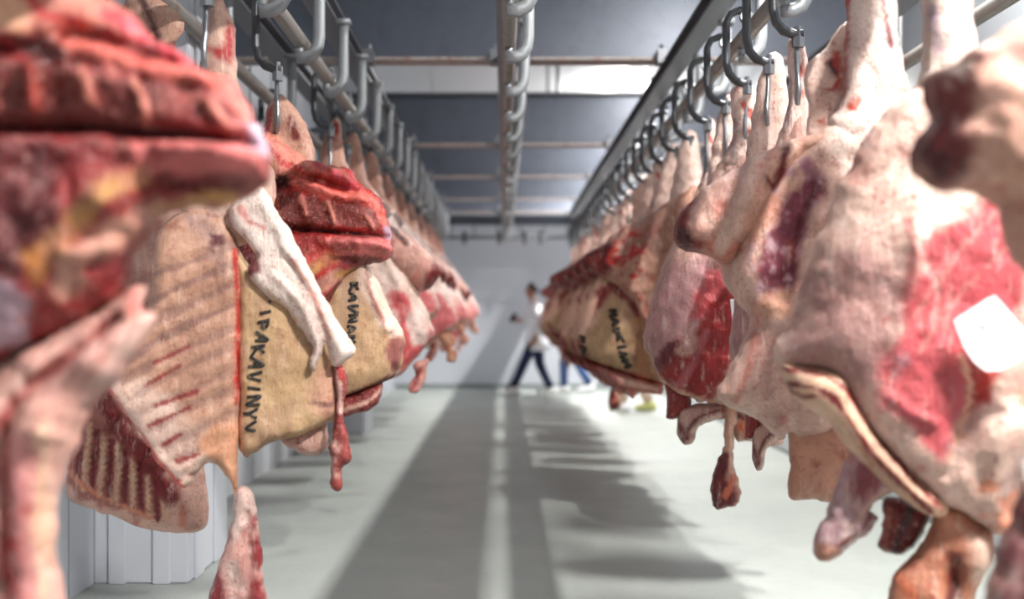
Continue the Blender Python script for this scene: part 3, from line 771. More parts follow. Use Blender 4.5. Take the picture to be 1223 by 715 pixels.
# ---- left row, nearest: chine bones of the cut neck, fat and brisket edge
L0, mp = carcass('beef_forequarter', -.95, 2.2, 12, 'nearest blurred carcass with red backbone cut, filling the left picture edge', GL)
N0 = [(-110, -60), (60, -55), (120, -5), (165, 30), (215, 70), (240, 92), (268, 90), (288, 108), (303, 145), (318, 165), (321, 198), (313, 225), (287, 243), (240, 248), (205, 256), (178, 285), (160, 330), (120, 380), (40, 420), (-110, 450)]
def neck_zones(t):
    q = lambda L: [t(*p) for p in L]
    k = t.k
    return [('p', q([(-110, -60), (60, -55), (120, -5), (165, 30), (215, 70), (200, 85), (120, 55), (60, 65), (-110, 75)]), 10 * k, (226, 140, 122)),
            ('p', q([(0, 25), (30, 18), (52, 35), (48, 60), (10, 65), (-20, 55)]), 6 * k, (222, 168, 134)), ('l', q([(-20, 12), (40, 10), (70, 40), (110, 50)]), 8 * k, (196, 48, 42)), ('l', q([(140, 35), (190, 65), (225, 88)]), 12 * k, (206, 70, 84)),
            ('p', q([(-110, 95), (60, 90), (120, 105), (200, 118), (280, 130), (292, 160), (200, 165), (100, 165), (-110, 165)]), 6 * k, (126, 46, 40)), ('l', q([(85, 72), (140, 85), (200, 103), (262, 108), (295, 150)]), 13 * k, (228, 110, 98)), ('p', q([(40, 70), (85, 65), (92, 95), (60, 100)]), 8 * k, (70, 10, 14)),
            ('l', q([(112, 106), (120, 125), (122, 140)]), 5 * k, (214, 128, 110)), ('l', q([(168, 116), (182, 138), (185, 162)]), 5 * k, (214, 128, 110)), ('l', q([(248, 138), (264, 152), (272, 168)]), 5 * k, (214, 128, 110)), ('l', q([(55, 104), (60, 130), (58, 150)]), 5 * k, (190, 70, 56)),
            ('l', q([(-110, 168), (100, 166), (200, 173), (300, 180)]), 6 * k, (92, 4, 8)), ('p', q([(162, 184), (230, 179), (312, 188), (320, 212), (270, 224), (190, 217), (166, 202)]), 4 * k, (206, 108, 106)), ('p', q([(180, 190), (225, 186), (235, 205), (195, 210)]), 4 * k, (168, 74, 74)),
            ('p', q([(185, 217), (292, 224), (286, 246), (238, 244)]), 5 * k, (112, 24, 28)), ('p', q([(-110, 180), (75, 185), (88, 230), (72, 300), (40, 330), (-110, 340)]), 8 * k, (98, 22, 26)), ('np', q([(-20, 180), (100, 176), (165, 190), (150, 215), (80, 205), (-20, 195)]), 16 / k ** .3, .0, (196, 140, 112)),
            ('l', q([(80, 305), (105, 275), (135, 245), (178, 222)]), 17 * k, (190, 140, 96), .6), ('l', q([(110, 270), (150, 238)]), 9 * k, (206, 160, 84), .6), ('l', q([(92, 345), (130, 300), (165, 272), (196, 256)]), 18 * k, (214, 164, 144), .8), ('l', q([(192, 256), (225, 246), (280, 240)]), 7 * k, (190, 138, 76)),
            ('p', q([(120, 325), (165, 298), (200, 266), (182, 300), (158, 335), (128, 352)]), 5 * k, (126, 28, 32)), ('p', q([(50, 310), (75, 290), (82, 330), (60, 350)]), 6 * k, (206, 132, 66)), ('p', q([(-20, 335), (40, 335), (54, 362), (40, 405), (-20, 412)]), 5 * k, (186, 158, 172)), ('p', q([(300, 158), (318, 165), (320, 190), (304, 185)]), 4 * k, (206, 178, 200))]
def neck_ridges(t, d):
    q = lambda L: [t(*p) for p in L]
    k = t.k
    return [('l', q([(-110, 80), (60, 80), (95, 62), (230, 92)]), 9 * k, -.045 * d), ('l', q([(-110, 168), (100, 166), (200, 173), (305, 182)]), 7 * k, -.055 * d), ('l', q([(85, 76), (140, 88), (200, 106), (265, 110)]), 10 * k, .03 * d), ('l', q([(168, 196), (230, 194), (315, 203)]), 12 * k, .03 * d),
            ('l', q([(112, 106), (122, 140)]), 6 * k, .022 * d), ('l', q([(170, 116), (185, 162)]), 6 * k, .022 * d), ('l', q([(250, 138), (272, 168)]), 6 * k, .022 * d), ('l', q([(58, 104), (60, 150)]), 6 * k, .022 * d), ('l', q([(0, 104), (2, 150)]), 6 * k, .022 * d), ('l', q([(185, 226), (290, 232)]), 7 * k, -.03 * d),
            ('b', t(130, 250), 36 * k, 26 * k, .03 * d), ('l', q([(90, 310), (150, 300), (205, 262)]), 8 * k, .03 * d), ('l', q([(165, 35), (235, 95)]), 14 * k, .03 * d)]
class Ident:
    k = 1.
    def __call__(s, x, y): return (x, y)
slab('neck', L0, mp, N0, (150, 36, 38), .13, .13, .13, .011, w0=.04, seed=51, lump=.02, edge=.012, mat='meat', zones=neck_zones(Ident()), ridges=neck_ridges(Ident(), 1))
slab('brisket', L0, mp, [(150, 352), (166, 340), (177, 344), (178, 368), (191, 375), (184, 396), (168, 420), (148, 446), (122, 480), (98, 512), (100, 528), (86, 545), (77, 590), (75, 640), (73, 780), (-110, 780), (-110, 560), (-20, 470), (50, 412), (105, 380)], (230, 178, 164), .10, .12, .10, .012, w0=.07, seed=52, lump=.018,
     zones=[('l', [(150, 372), (100, 420), (40, 470), (5, 540), (0, 700)], 7, (150, 44, 42), .8), ('l', [(165, 350), (168, 372)], 7, (200, 70, 62), .7), ('p', [(30, 500), (62, 500), (60, 600), (66, 730), (20, 730), (24, 600)], 9, (204, 136, 134)), ('l', [(28, 490), (24, 600), (18, 730)], 4, (180, 50, 48)), ('np', [(20, 560), (64, 560), (64, 730), (20, 730)], 18, .1, (190, 60, 56)),
            ('l', [(70, 500), (64, 600), (68, 720)], 8, (236, 196, 168)), ('l', [(175, 350), (184, 380), (110, 470)], 6, (242, 206, 194))],
     ridges=[('l', [(150, 380), (95, 425), (40, 475), (8, 560), (4, 700)], 8, -.03), ('l', [(60, 505), (95, 515)], 5, .015), ('l', [(25, 500), (22, 720)], 5, -.02), ('l', [(45, 560), (48, 720)], 10, .02)])
slab('shoulder', L0, mp, [(-200, -80), (-60, -120), (0, -60), (20, 100), (20, 300), (0, 500), (-60, 700), (-200, 720), (-300, 400), (-290, 60)], FAT, .12, .14, .12, .022, w0=-.02, seed=53)
slab('shank', L0, mp, [(-50, -330), (-20, -390), (10, -340), (30, -200), (60, -60), (0, 30), (-120, 20), (-80, -180)], PALE, .08, .08, .07, .02, seed=54, mott=.25)

# ---- left row, the lettered carcass with open rib cage and white brisket flap
L1, mp = carcass('beef_forequarter', -.95, 3.9, 8, 'carcass with open rib cage, black hand lettering and a white hanging flap', GL)
rr_ = random.Random(2)
ribs = [[(287, y + rr_.uniform(-3, 3)), (240, y + 20 + rr_.uniform(-3, 3)), (190, y + 44 + rr_.uniform(-4, 4)), (140, y + 74 + rr_.uniform(-4, 4))] for y in range(276, 590, 25)]
slab('rib_cage', L1, mp, [(188, 285), (205, 262), (235, 248), (265, 256), (284, 290), (290, 350), (288, 450), (287, 520), (284, 586), (274, 572), (262, 556), (246, 552), (236, 566), (222, 582), (200, 560), (175, 525), (152, 492), (134, 462), (146, 440), (166, 402), (180, 366)], (204, 160, 136), .05, .06, .05, .0095, seed=61, lump=.006, w0=.03, mat='tan', bend=-.5, xc=230,
     zones=[('p', [(140, 455), (200, 470), (250, 520), (262, 556), (226, 582), (190, 545)], 12, (238, 214, 202), .65)] + [('l', [(a[0], a[1] + 12) for a in r_], rr_.uniform(4, 6.5), (140, 104, 100), rr_.uniform(.35, .75)) for r_ in ribs] + [('l', [(r_[1][0] - 10 * (i % 3), r_[1][1] + 16), (r_[2][0] - 8 * (i % 2), r_[2][1] + 12)], 3.2, (142, 26, 32), .9) for i, r_ in enumerate(ribs) if i > 3] +
           [('l', [(134, 462), (152, 490), (175, 523), (200, 558), (224, 584)], 6, (220, 70, 62)), ('l', [(142, 452), (160, 486), (184, 520), (212, 556), (232, 572)], 6, (240, 210, 196)), ('p', [(222, 258), (262, 262), (275, 300), (268, 330), (246, 300)], 8, (186, 150, 138)), ('np', [(230, 255), (270, 260), (275, 320), (240, 290)], 24, .15, (110, 60, 66)),
            ('l', [(284, 300), (286, 400), (285, 480)], 3, (196, 44, 40)), ('p', [(246, 520), (290, 500), (286, 590), (262, 560)], 6, (216, 160, 126))],
     ridges=[('l', r_, 8, .008) for r_ in ribs] + [('l', [(136, 464), (176, 524), (224, 582)], 5, .015)])
b1 = slab('flank', L1, mp, [(280, 300), (300, 318), (330, 330), (362, 356), (392, 404), (408, 446), (411, 470), (405, 498), (388, 506), (350, 520), (312, 534), (291, 546), (284, 500), (284, 400)], (206, 174, 132), .06, .07, .05, .011, w0=.02, seed=62, lump=.008, mat='tan', bend=.6, xc=320,
     zones=[('p', [(380, 440), (412, 440), (408, 500), (380, 505)], 8, (214, 168, 142)), ('l', [(376, 478), (392, 482), (402, 478)], 4, (110, 60, 62), .8), ('l', [(286, 320), (288, 430), (288, 540)], 4, (222, 168, 136))])
slab('brisket_flap', L1, mp, [(276, 250), (296, 234), (309, 222), (324, 238), (345, 274), (366, 312), (386, 350), (406, 386), (423, 416), (414, 430), (401, 438), (394, 424), (388, 408), (382, 432), (377, 441), (370, 434), (372, 412), (360, 390), (342, 370), (322, 352), (302, 336), (300, 318), (310, 306), (296, 290), (282, 272)], (250, 234, 224), .035, .04, .04, .0095, w0=.085, seed=63, mott=.25, lump=.008,
     zones=[('l', [(290, 252), (300, 268), (318, 275)], 5, (206, 96, 90), .7), ('p', [(296, 305), (312, 300), (312, 325), (298, 330)], 4, (126, 60, 64)), ('l', [(350, 312), (374, 350), (394, 404)], 3, (222, 150, 136), .8), ('l', [(322, 348), (356, 384)], 3, (232, 196, 160))],
     ridges=[('l', [(318, 250), (362, 330), (408, 420)], 7, .018), ('l', [(330, 330), (365, 370), (380, 430)], 5, .014), ('l', [(345, 312), (374, 356), (392, 410)], 4, -.014)])
slab('hanging_strip', L1, mp, [(399, 432), (410, 436), (413, 462), (409, 486), (412, 505), (419, 522), (418, 545), (409, 556), (409, 580), (396, 581), (393, 552), (397, 512), (402, 482), (400, 455)], (150, 62, 58), .03, .03, .025, .009, w0=.05, seed=64, edge=.008, mat='meat', zones=[('n', 20, .15, (222, 180, 168), .8), ('l', [(405, 440), (406, 490)], 4, (232, 200, 190)), ('l', [(406, 436), (407, 450)], 4, (190, 44, 42))])
slab('shin', L1, mp, [(281, 588), (290, 579), (303, 588), (308, 618), (313, 660), (319, 710), (322, 770), (246, 770), (250, 712), (262, 672), (276, 630)], (236, 208, 198), .05, .05, .05, .010, w0=.02, seed=65, lump=.010,
     zones=[('p', [(246, 770), (248, 710), (262, 676), (272, 690), (264, 730), (262, 770)], 5, (128, 34, 42)), ('p', [(298, 608), (308, 620), (314, 665), (322, 720), (322, 770), (300, 770), (300, 700), (303, 655)], 4, (140, 40, 46)), ('n', 16, .45, (190, 90, 90), .5)], ridges=[('l', [(296, 610), (300, 680), (298, 740)], 5, -.02)])
slab('shank', L1, mp, [(240, 70), (244, 20), (252, -4), (262, -6), (272, 10), (280, 35), (283, 90), (298, 140), (320, 190), (330, 240), (300, 290), (230, 290), (215, 230), (226, 150)], (226, 190, 172), .07, .07, .07, .013, w0=.0, seed=66, mott=.25,
     zones=[('p', [(250, 62), (266, 62), (276, 30), (282, 60), (276, 84), (262, 80)], 4, (176, 32, 30)), ('l', [(248, 10), (258, -2), (272, 14)], 4, (180, 50, 48)), ('l', [(241, 60), (242, 85)], 3, (60, 30, 30))])
slab('inner_flap', L1, mp, [(334, 522), (360, 512), (388, 500), (388, 538), (372, 546), (350, 538)], (222, 180, 162), .03, .04, .03, .013, w0=-.05, seed=67)
i1 = ink(L1, b1, letters(320, 352, 300, 515, 14, [G_D, G_I, G_P, G_A, G_K, G_A, G_V, G_I, G_N, G_Y, G_V]), 4.2, mp)

# ---- outer left rail: carcass seen from inside, with its dark chine and ribs
OL, mp = carcass('beef_forequarter', -1.38, 4.45, 6, 'carcass near the left wall showing dark backbone and open ribs', 'carcasses on the outer left rail')
slab('body', OL, mp, [(110, 180), (90, 300), (88, 420), (92, 500), (84, 545), (78, 590), (110, 608), (150, 622), (190, 634), (225, 637), (246, 630), (249, 600), (244, 560), (232, 480), (240, 380), (236, 260), (215, 170), (165, 140)], (232, 190, 174), .08, .10, .10, .014, seed=71,
     zones=[('p', [(80, 470), (130, 470), (180, 530), (205, 575), (196, 616), (150, 605), (84, 575)], 6, (176, 110, 100))] + [('l', [(105 + 17 * i, 500 + 12 * i), (98 + 19 * i, 572 + 9 * i)], 4.5, (122, 34, 38)) for i in range(6)] + [('l', [(114 + 17 * i, 505 + 12 * i), (107 + 19 * i, 580 + 8 * i)], 3.5, (228, 190, 160)) for i in range(6)] +
           [('l', [(120, 470), (150, 505), (180, 545), (212, 590)], 14, (128, 22, 28)), ('l', [(84, 560), (130, 590), (185, 615)], 4, (224, 150, 120)), ('l', [(222, 600), (222, 622)], 6, (220, 100, 70), .6)],
     ridges=[('l', [(114 + 17 * i, 505 + 12 * i), (107 + 19 * i, 580 + 8 * i)], 5, .014) for i in range(6)] + [('l', [(120, 470), (150, 505), (180, 545), (212, 590)], 12, .035)] + [('l', [(150 + 17 * i, 490 + 22 * i), (136 + 17 * i, 512 + 22 * i)], 3, -.02) for i in range(4)])
slab('shank', OL, mp, [(140, 60), (148, 5), (166, -8), (190, 0), (215, 20), (222, 35), (210, 55), (206, 110), (225, 190), (150, 210), (120, 160)], (206, 166, 146), .05, .06, .06, .015, w0=.01, seed=72, mott=.25, zones=[('l', [(170, 0), (185, 30), (192, 50)], 5, (96, 60, 56))])

# ---- left row, red necked carcass
L2, mp = carcass('beef_forequarter', -.95, 5.1, 12, 'carcass with bright red backbone ridge, second neck on the left row', GL)
class T2:
    k = .54
    def __call__(s, x, y): return (465 + (x - 318) * .52, 285 + (y - 180) * .60)
t2 = T2()
slab('neck', L2, mp, [(260, 190), (300, 168), (322, 162), (345, 178), (380, 198), (414, 205), (430, 224), (446, 234), (458, 250), (465, 278), (467, 300), (455, 311), (430, 319), (408, 332), (394, 362), (372, 372), (330, 360), (280, 330)], (190, 42, 42), .13, .13, .12, .011, w0=.07, seed=81, lump=.02, edge=.012, mat='meat', zones=neck_zones(t2), ridges=neck_ridges(t2, 1.1))
b2 = slab('body', L2, mp, [(330, 300), (380, 320), (402, 322), (430, 306), (446, 328), (462, 358), (476, 386), (484, 402), (481, 430), (470, 450), (438, 463), (408, 476), (380, 490), (340, 480), (320, 400)], (210, 176, 136), .10, .12, .10, .012, w0=0, seed=82, lump=.008, mat='tan', bend=.5, xc=430,
     zones=[('p', [(428, 305), (448, 328), (464, 360), (484, 400), (462, 402), (450, 394), (436, 360), (424, 330)], 4, (238, 212, 196)), ('l', [(434, 312), (440, 350), (456, 385)], 2.5, (170, 90, 80), .8), ('p', [(462, 402), (484, 402), (480, 430), (466, 448), (460, 430)], 5, (156, 96, 90)), ('l', [(408, 474), (440, 461), (472, 448)], 3, (120, 56, 50))],
     ridges=[('l', [(432, 312), (444, 355), (460, 392)], 5, .02), ('l', [(464, 400), (468, 440)], 4, -.015)])
i2 = ink(L2, b2, letters(421, 338, 417, 412, 10, [G_K, G_A, G_V, G_N, G_A, G_K]), 4.4, mp)
slab('rib_end', L2, mp, [(404, 478), (430, 466), (455, 455), (456, 474), (442, 490), (412, 498), (404, 494)], (150, 60, 58), .06, .06, .05, .012, w0=-.02, seed=83, mat='meat', zones=[('l', [(406, 490), (440, 478), (454, 464)], 3, (224, 180, 164)), ('p', [(420, 470), (440, 464), (436, 478), (422, 482)], 3, (120, 20, 28))])
slab('shank', L2, mp, [(316, 150), (322, 125), (332, 112), (345, 120), (360, 140), (372, 165), (378, 195), (372, 240), (320, 260), (300, 220), (308, 180)], (206, 162, 140), .06, .06, .06, .014, w0=0, seed=84, mott=.25, zones=[('l', [(345, 145), (352, 165)], 6, (130, 50, 44)), ('l', [(322, 130), (318, 160)], 4, (176, 34, 34))])

# ---- left row, pale carcass with pink flank
L3, mp = carcass('beef_forequarter', -.95, 6.65, 18, 'white and pink carcass right behind the red backbone ridge, left row', GL)
slab('body', L3, mp, [(408, 200), (440, 230), (462, 262), (478, 300), (492, 328), (506, 360), (519, 390), (516, 406), (500, 426), (484, 442), (470, 452), (430, 450), (400, 400), (390, 300), (396, 230)], (238, 216, 204), .13, .14, .14, .016, seed=91, mott=.25, lump=.012, bend=.6, xc=470,
     zones=[('p', [(462, 350), (478, 352), (492, 372), (512, 398), (514, 408), (486, 442), (474, 446), (470, 400)], 5, (214, 92, 96)), ('p', [(484, 370), (500, 384), (506, 402), (490, 410)], 5, (244, 220, 212)), ('l', [(480, 440), (516, 408)], 3, (220, 160, 140)), ('n', 13, .45, (200, 110, 100), .5)], ridges=[('l', [(450, 300), (475, 350), (500, 400)], 8, .02)])
slab('neck', L3, mp, [(420, 230), (452, 262), (470, 272), (492, 286), (514, 308), (524, 324), (516, 340), (498, 348), (476, 330), (440, 310), (420, 280)], (206, 160, 146), .13, .10, .10, .015, w0=.04, seed=92, zones=[('n', 12, .15, (140, 50, 46), .8), ('p', [(506, 318), (526, 318), (520, 344), (502, 346)], 4, (116, 34, 32)), ('l', [(462, 274), (476, 290)], 5, (70, 30, 30))])
slab('shank', L3, mp, [(382, 190), (386, 165), (396, 145), (402, 140), (408, 150), (412, 185), (424, 220), (420, 260), (384, 250)], (206, 158, 138), .06, .06, .06, .016, seed=93, mott=.25, zones=[('l', [(400, 150), (398, 170)], 4, (150, 44, 40))])
slab('shin', L3, mp, [(494, 434), (510, 428), (509, 444), (506, 458), (499, 468), (488, 468), (488, 458), (496, 446)], (216, 160, 148), .035, .035, .035, .010, seed=94, zones=[('l', [(500, 440), (492, 464)], 3, (150, 60, 56))])

# ---- left row, white and pink one further back
L4, mp = carcass('beef_forequarter', -.95, 8.2, 18, 'rounded white and pink carcass, third pale one of the left row', GL)
slab('body', L4, mp, [(458, 238), (486, 270), (508, 305), (528, 335), (542, 362), (549, 384), (540, 396), (522, 404), (506, 412), (484, 408), (462, 380), (450, 320), (448, 260)], (244, 222, 214), .13, .14, .14, .018, seed=95, mott=.25, bend=.6, xc=500,
     zones=[('p', [(498, 352), (520, 350), (540, 366), (546, 384), (520, 400), (500, 388)], 4, (216, 112, 116)), ('n', 9, .3, (238, 236, 236), .7), ('l', [(508, 408), (545, 388)], 3, (196, 140, 116))])
slab('shank', L4, mp, [(424, 225), (428, 200), (436, 185), (446, 182), (454, 200), (458, 230), (472, 262), (432, 268)], (206, 160, 142), .06, .06, .06, .018, seed=96, mott=.25)
slab('shin', L4, mp, [(522, 400), (536, 394), (538, 412), (546, 422), (542, 433), (534, 430), (532, 418)], (206, 150, 120), .03, .03, .03, .014, seed=97)

# ---- further carcasses of both rows: copies with their own turn and size
rnd = random.Random(4)
def again(src, x, y, deg, sx, sz, label, group, skip=('ink_marking', 'paper_tag')):
    if rnd.random() < .85: skip = skip + ('shin',)
    c_ = src.copy(); COL.objects.link(c_)
    c_.location = (x, y, PZ); c_.rotation_euler = (0, 0, math.radians(deg)); c_.scale = (sx, max(.9, abs(sx)), sz)
    tag(c_, label, 'beef carcass', group)
    for ch in KIDS(src):
        if ch.name.split('.')[0] in skip: continue
        d = ch.copy(); COL.objects.link(d); d.parent = c_
    return c_
ry = [2.15, 2.98, 3.62, 5.4, 7.0]
ly = [2.2, 3.9, 5.1, 6.65, 8.2]
again(R3, 1.14, 4.48, -14, .55, 1.0, 'carcass with slim white shank rising behind the purple-flanked one', GR); ry.append(4.48)
again(R4, 1.14, 4.96, -16, .9, 1.0, 'single pale shank cut hanging just in front of the deep red muscle carcass', GR, ('body', 'neck', 'trimmings', 'ink_marking')); ry.append(4.96)
again(R4, 1.14, 5.90, -16, .9, .98, 'single pale shank cut hanging just behind the deep red muscle carcass', GR, ('body', 'neck', 'trimmings', 'ink_marking')); ry.append(5.90)
again(R3, 1.16, 6.42, -14, .6, .97, 'carcass with a pink shank between the deep red muscle and the lettered one', GR); ry.append(6.42)
far = [7.55 + .54 * i for i in range(20)]
srcs = [R4, R3, R4, R4, R3]
for i, y in enumerate(far):
    a = srcs[i % 5]
    lab = '%s carcass beyond the lettered one in the right row' % ordn[i].replace('nearest', 'first')
    again(a, 1.13 + rnd.uniform(-.03, .03), y, (-24 if a is R4 else -20) + rnd.uniform(-8, 8), rnd.uniform(.86, 1.02) if a is R4 else rnd.uniform(.8, .95), rnd.uniform(.93, 1.03), lab, GR)
    ry.append(y)
farl = [7.4] + [8.85 + .6 * i for i in range(15)]
for i, y in enumerate(farl):
    a = (L4, L3)[i % 2]
    lab = 'pale carcass squeezed between the two white and pink ones, left row' if i == 0 else '%s carcass beyond the rounded white and pink one in the left row' % ordn[i - 1].replace('nearest', 'first')
    again(a, -.95 + rnd.uniform(-.03, .03), y, 18 + rnd.uniform(-8, 8), rnd.uniform(.85, .98), rnd.uniform(.92, 1.0), lab, GL)
    ly.append(y)
oy = [4.45]
for i, y in enumerate((7.3, 8.8)):
    again(L4, -1.40, y, 10 + rnd.uniform(-10, 10), .5, rnd.uniform(.95, 1.05), '%s carcass on the outer left rail behind the white column' % ordn[i].replace('nearest', 'first'), 'carcasses on the outer left rail')
    oy.append(y)
for side, X, ys, g in (('right', 1.12, sorted(ry), 'roller hooks on the right rail'), ('left', -.95, sorted(ly), 'roller hooks on the left rail'), ('outer left', -1.38, oy, 'roller hooks on the outer left rail')):
    for i, y in enumerate(ys):
        trolley(X - .015, y - .085, '%s C-shaped steel roller hook on the %s rail' % (ordn[i], side), g, PI / 2 + rnd.uniform(-.5, .5))


# ------------------------------------------------------------------ workers at the far end
def skinned(name, verts, edges, rads, root, mat, parent, sub=2):
    me = bpy.data.meshes.new(name)
    me.from_pydata(verts, edges, [])
    o = bpy.data.objects.new(name + '_tmp', me)
    COL.objects.link(o)
    md = o.modifiers.new('skin', 'SKIN'); md.use_smooth_shade = True
    sl = me.skin_vertices[0].data
    for i, r_ in enumerate(rads):
        sl[i].radius = r_ if isinstance(r_, tuple) else (r_, r_)
        sl[i].use_root = (i == root)
    ms = o.modifiers.new('sub', 'SUBSURF'); ms.levels = sub; ms.render_levels = sub
    dg = bpy.context.evaluated_depsgraph_get()
    m2 = bpy.data.meshes.new_from_object(o.evaluated_get(dg))
    bpy.data.objects.remove(o)
    m2.name = name
    m2.materials.clear(); m2.materials.append(M[mat])
    m2.polygons.foreach_set('use_smooth', [True] * len(m2.polygons))
    q = bpy.data.objects.new(name, m2)
    COL.objects.link(q); q.parent = parent
    return q

def person(loc, face, label, hips, knees, ankles, elbows, wrists, lean, trousers, shoes, phone=False, coat_len=.58, hairy=True):
    """x forward, y left, z up; hips etc. are pairs (left, right) of points"""
    r = empty('person', loc, face)
    tag(r, label, 'person', 'workers at the far end')
    V, E, Rd = [], [], []
    def add(p, rad, link=None):
        V.append(tuple(p)); Rd.append(rad)
        if link is not None: E.append((link, len(V) - 1))
        return len(V) - 1
    pel = add((0, 0, .94), .115)
    wai = add((lean * .35, 0, 1.08), .105, pel)
    che = add((lean * .8, 0, 1.28), (.13, .115), wai)
    upp = add((lean, 0, 1.40), (.12, .095), che)
    nek = add((lean * 1.12, 0, 1.50), .05, upp)
    jaw = add((lean * 1.3 + .015, 0, 1.56), (.062, .065), nek)
    hed = add((lean * 1.35, 0, 1.63), (.078, .092), jaw)
    top = add((lean * 1.35 - .005, 0, 1.69), (.06, .07), hed)
    for s, i in ((1, 0), (-1, 1)):
        h = add((0, .085 * s, .90), .095, pel)
        k = add(knees[i], .06, h)
        kk = [(knees[i][a] * .45 + ankles[i][a] * .55) for a in range(3)]
        ca = add(kk, .052, k)
        an = add(ankles[i], .038, ca)
        f1 = add((ankles[i][0] + .10, ankles[i][1], max(.04, ankles[i][2] - .05)), .026, an)
        add((ankles[i][0] + .14, ankles[i][1], max(.035, ankles[i][2] - .06)), .016, f1)
        sh = add((lean, .175 * s, 1.385), .06, upp)
        el = add(elbows[i], .042, sh)
        wr = add(wrists[i], .03, el)
        d = (Vector(wrists[i]) - Vector(elbows[i])).normalized()
        pm_ = add(Vector(wrists[i]) + d * .06, (.038, .02), wr)
        side = Vector((0, 1, 0)) if abs(d.y) < .8 else Vector((1, 0, 0))
        up = d.cross(side).normalized()
        for q, (off, ln) in enumerate(((-.024, .062), (-.008, .078), (.008, .074), (.024, .056))):
            b0 = Vector(wrists[i]) + d * .095 + up * off
            a1 = add(b0, .0105, pm_)
            a2 = add(b0 + d * ln * .55 + side * .008 * s, .0095, a1)
            add(b0 + d * ln + side * .022 * s, .0085, a2)
        t1 = add(Vector(wrists[i]) + d * .05 - up * .04, .011, pm_)
        add(Vector(wrists[i]) + d * .09 - up * .058, .0095, t1)
    hx = lean * 1.35
    nz_ = add((hx + .095, 0, 1.615), .016, hed)
    for s in (1, -1): add((hx - .01, .082 * s, 1.62), .018, hed)
    skinned('body', V, E, Rd, pel, 'skin', r)
    for s in (1, -1):
        MB().tube([(hx + .078, .032 * s, 1.642), (hx + .088, .032 * s, 1.642)], .009, 8).build('eye', 'black', r)
    MB().tube([(hx + .078, -.022, 1.575), (hx + .084, 0, 1.574), (hx + .078, .022, 1.575)], .005, 6).build('mouth', 'hair', r)
    if hairy:
        rr = []
        for t in range(7):
            a = t / 6 * PI * .5
            rr.append([(hx - .022 + .098 * math.cos(a) * math.cos(b) - (.012 if math.cos(b) > .5 else 0), .086 * math.cos(a) * math.sin(b), 1.648 + (.02 if math.cos(b) > .3 else -.045 * math.cos(a)) + .098 * math.sin(a)) for b in [2 * PI * j / 16 for j in range(16)]])
        MB().rings(rr).build('hair', 'hair', r, True)
    # coat: torso skirt, sleeves, collar
    rr = []
    bot = .94 + .46 - coat_len
    for z, rx, ry, xo in ((bot - .12, .20, .225, -.01), (bot, .185, .215, 0), (.93, .165, .20, 0), (1.06, .145, .185, lean * .3), (1.2, .155, .20, lean * .65), (1.32, .155, .215, lean * .9), (1.40, .13, .205, lean), (1.45, .085, .12, lean * 1.05), (1.49, .068, .075, lean * 1.1)):
        rr.append([(xo + rx * math.cos(b) + .008 * math.sin(5 * b), ry * math.sin(b), z) for b in [2 * PI * j / 24 for j in range(24)]])
    coat = MB().rings(rr).build('coat', 'coat', r, True)
    for s, i in ((1, 0), (-1, 1)):
        e, wv = Vector(elbows[i]), Vector(wrists[i])
        sh = Vector((lean, .17 * s, 1.385))
        MB().tube([sh + Vector((0, -.05 * s, .01)), sh, sh.lerp(e, .5), e, e.lerp(wv, .5), e.lerp(wv, .92)], [.07, .082, .068, .06, .054, .05], 12).build('sleeve', 'coat', coat, True)
    MB().tube([(lean * 1.12 + .05, -.05, 1.485), (lean * 1.12 - .06, -.05, 1.5), (lean * 1.12 - .06, .05, 1.5), (lean * 1.12 + .05, .05, 1.485)], .018, 8).build('collar', 'coat', coat, True)
    # trousers
    rr = []
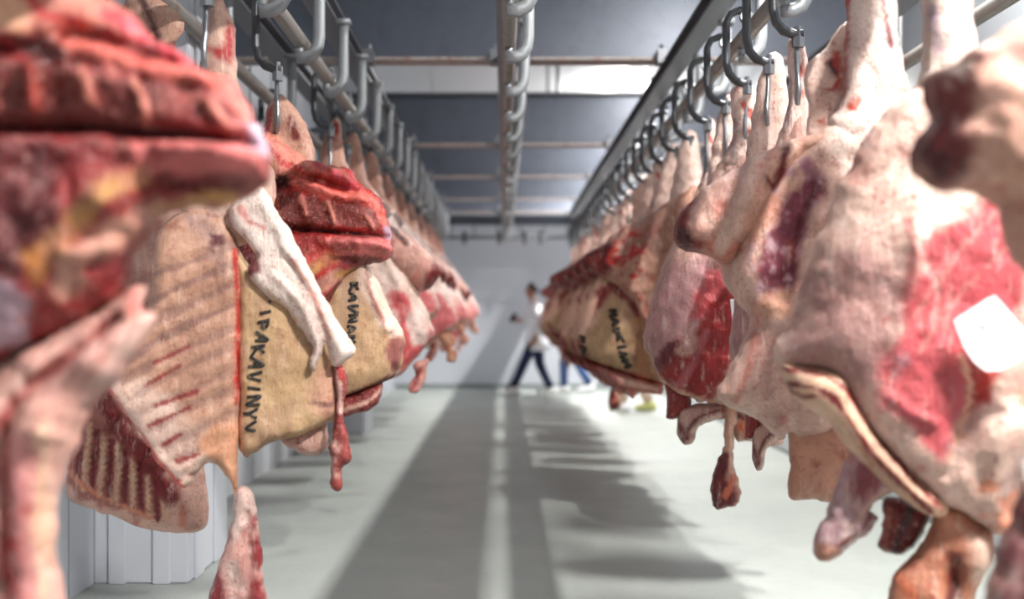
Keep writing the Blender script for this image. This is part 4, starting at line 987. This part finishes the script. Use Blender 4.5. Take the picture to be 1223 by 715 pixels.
    for s, i in ((1, 0), (-1, 1)):
        k, a = Vector(knees[i]), Vector(ankles[i])
        h = Vector((0, .085 * s, .92))
        MB().tube([h + Vector((0, -.03 * s, .06)), h, h.lerp(k, .5), k, k.lerp(a, .5), a + Vector((0, 0, .03))], [.10, .108, .092, .076, .068, .062], 12).build('trouser_leg', trousers, r, True)
        sm = shoes[i]
        rr = []
        pitch = max(0, a.z - .09)
        for x_, hw, hh, zz in ((-.10, .034, .036, .04), (-.07, .05, .06, .06), (0, .054, .066, .066), (.07, .056, .05, .05), (.13, .054, .042, .042), (.185, .036, .032, .033), (.21, .014, .016, .026)):
            rr.append([(a.x + x_, a.y + hw * math.cos(b), max(.001, zz + hh * math.sin(b)) + pitch * max(0, 1 - (x_ + .085) / .26)) for b in [2 * PI * j / 12 for j in range(12)]])
        MB().rings(rr).build('shoe', sm, r, True)
    if phone:
        d = (Vector(wrists[1]) - Vector(elbows[1])).normalized()
        c_ = Vector(wrists[1]) + d * .12
        ph = empty('mobile_phone', (0, 0, 0))
        wm = Matrix.Translation(loc) @ Matrix.Rotation(face, 4, 'Z')
        ph.location = wm @ (c_ + Vector((.01, .022, .02)))
        ph.rotation_euler = (0, -.5, face)
        tag(ph, 'dark mobile phone held by the walking worker', 'phone')
        MB().box(-.038, .038, -.005, .005, -.075, .075).build('case', 'black', ph, bevel=.003)
        MB().box(-.033, .033, .0045, .006, -.068, .068).build('screen', 'black', ph)
    return r
d1 = 18.2
person((.53, d1, 0), PI, 'worker in a white coat and navy jeans striding left in front of the end wall',
       None, [(.20, .09, .50), (-.05, -.09, .49)], [(.36, .09, .12), (-.22, -.09, .10)], [(-.10, .24, 1.14), (.02, -.24, 1.13)], [(.02, .25, .92), (.24, -.16, 1.17)], .06, 'jeans_dark', ('shoe', 'shoe'), True)
person((1.10, 18.95, 0), PI * .96, 'worker in a white coat and blue jeans walking behind the striding one',
       None, [(.10, .09, .49), (-.10, -.09, .50)], [(.10, .09, .09), (-.30, -.09, .11)], [(.0, .25, 1.12), (-.04, -.25, 1.12)], [(.16, .2, .98), (.12, -.22, .95)], .04, 'jeans_blue', ('shoe', 'shoe'))
person((1.66, 15.2, 0), PI * .8, 'worker mostly hidden behind the right row, pale trousers and one yellow-green shoe',
       None, [(.08, .09, .49), (-.04, -.09, .50)], [(.06, .09, .09), (-.22, -.09, .10)], [(.0, .25, 1.12), (-.02, -.25, 1.12)], [(.16, .2, .98), (.14, -.22, .95)], .03, 'trousers_pale', ('shoe', 'shoe_yellow'))
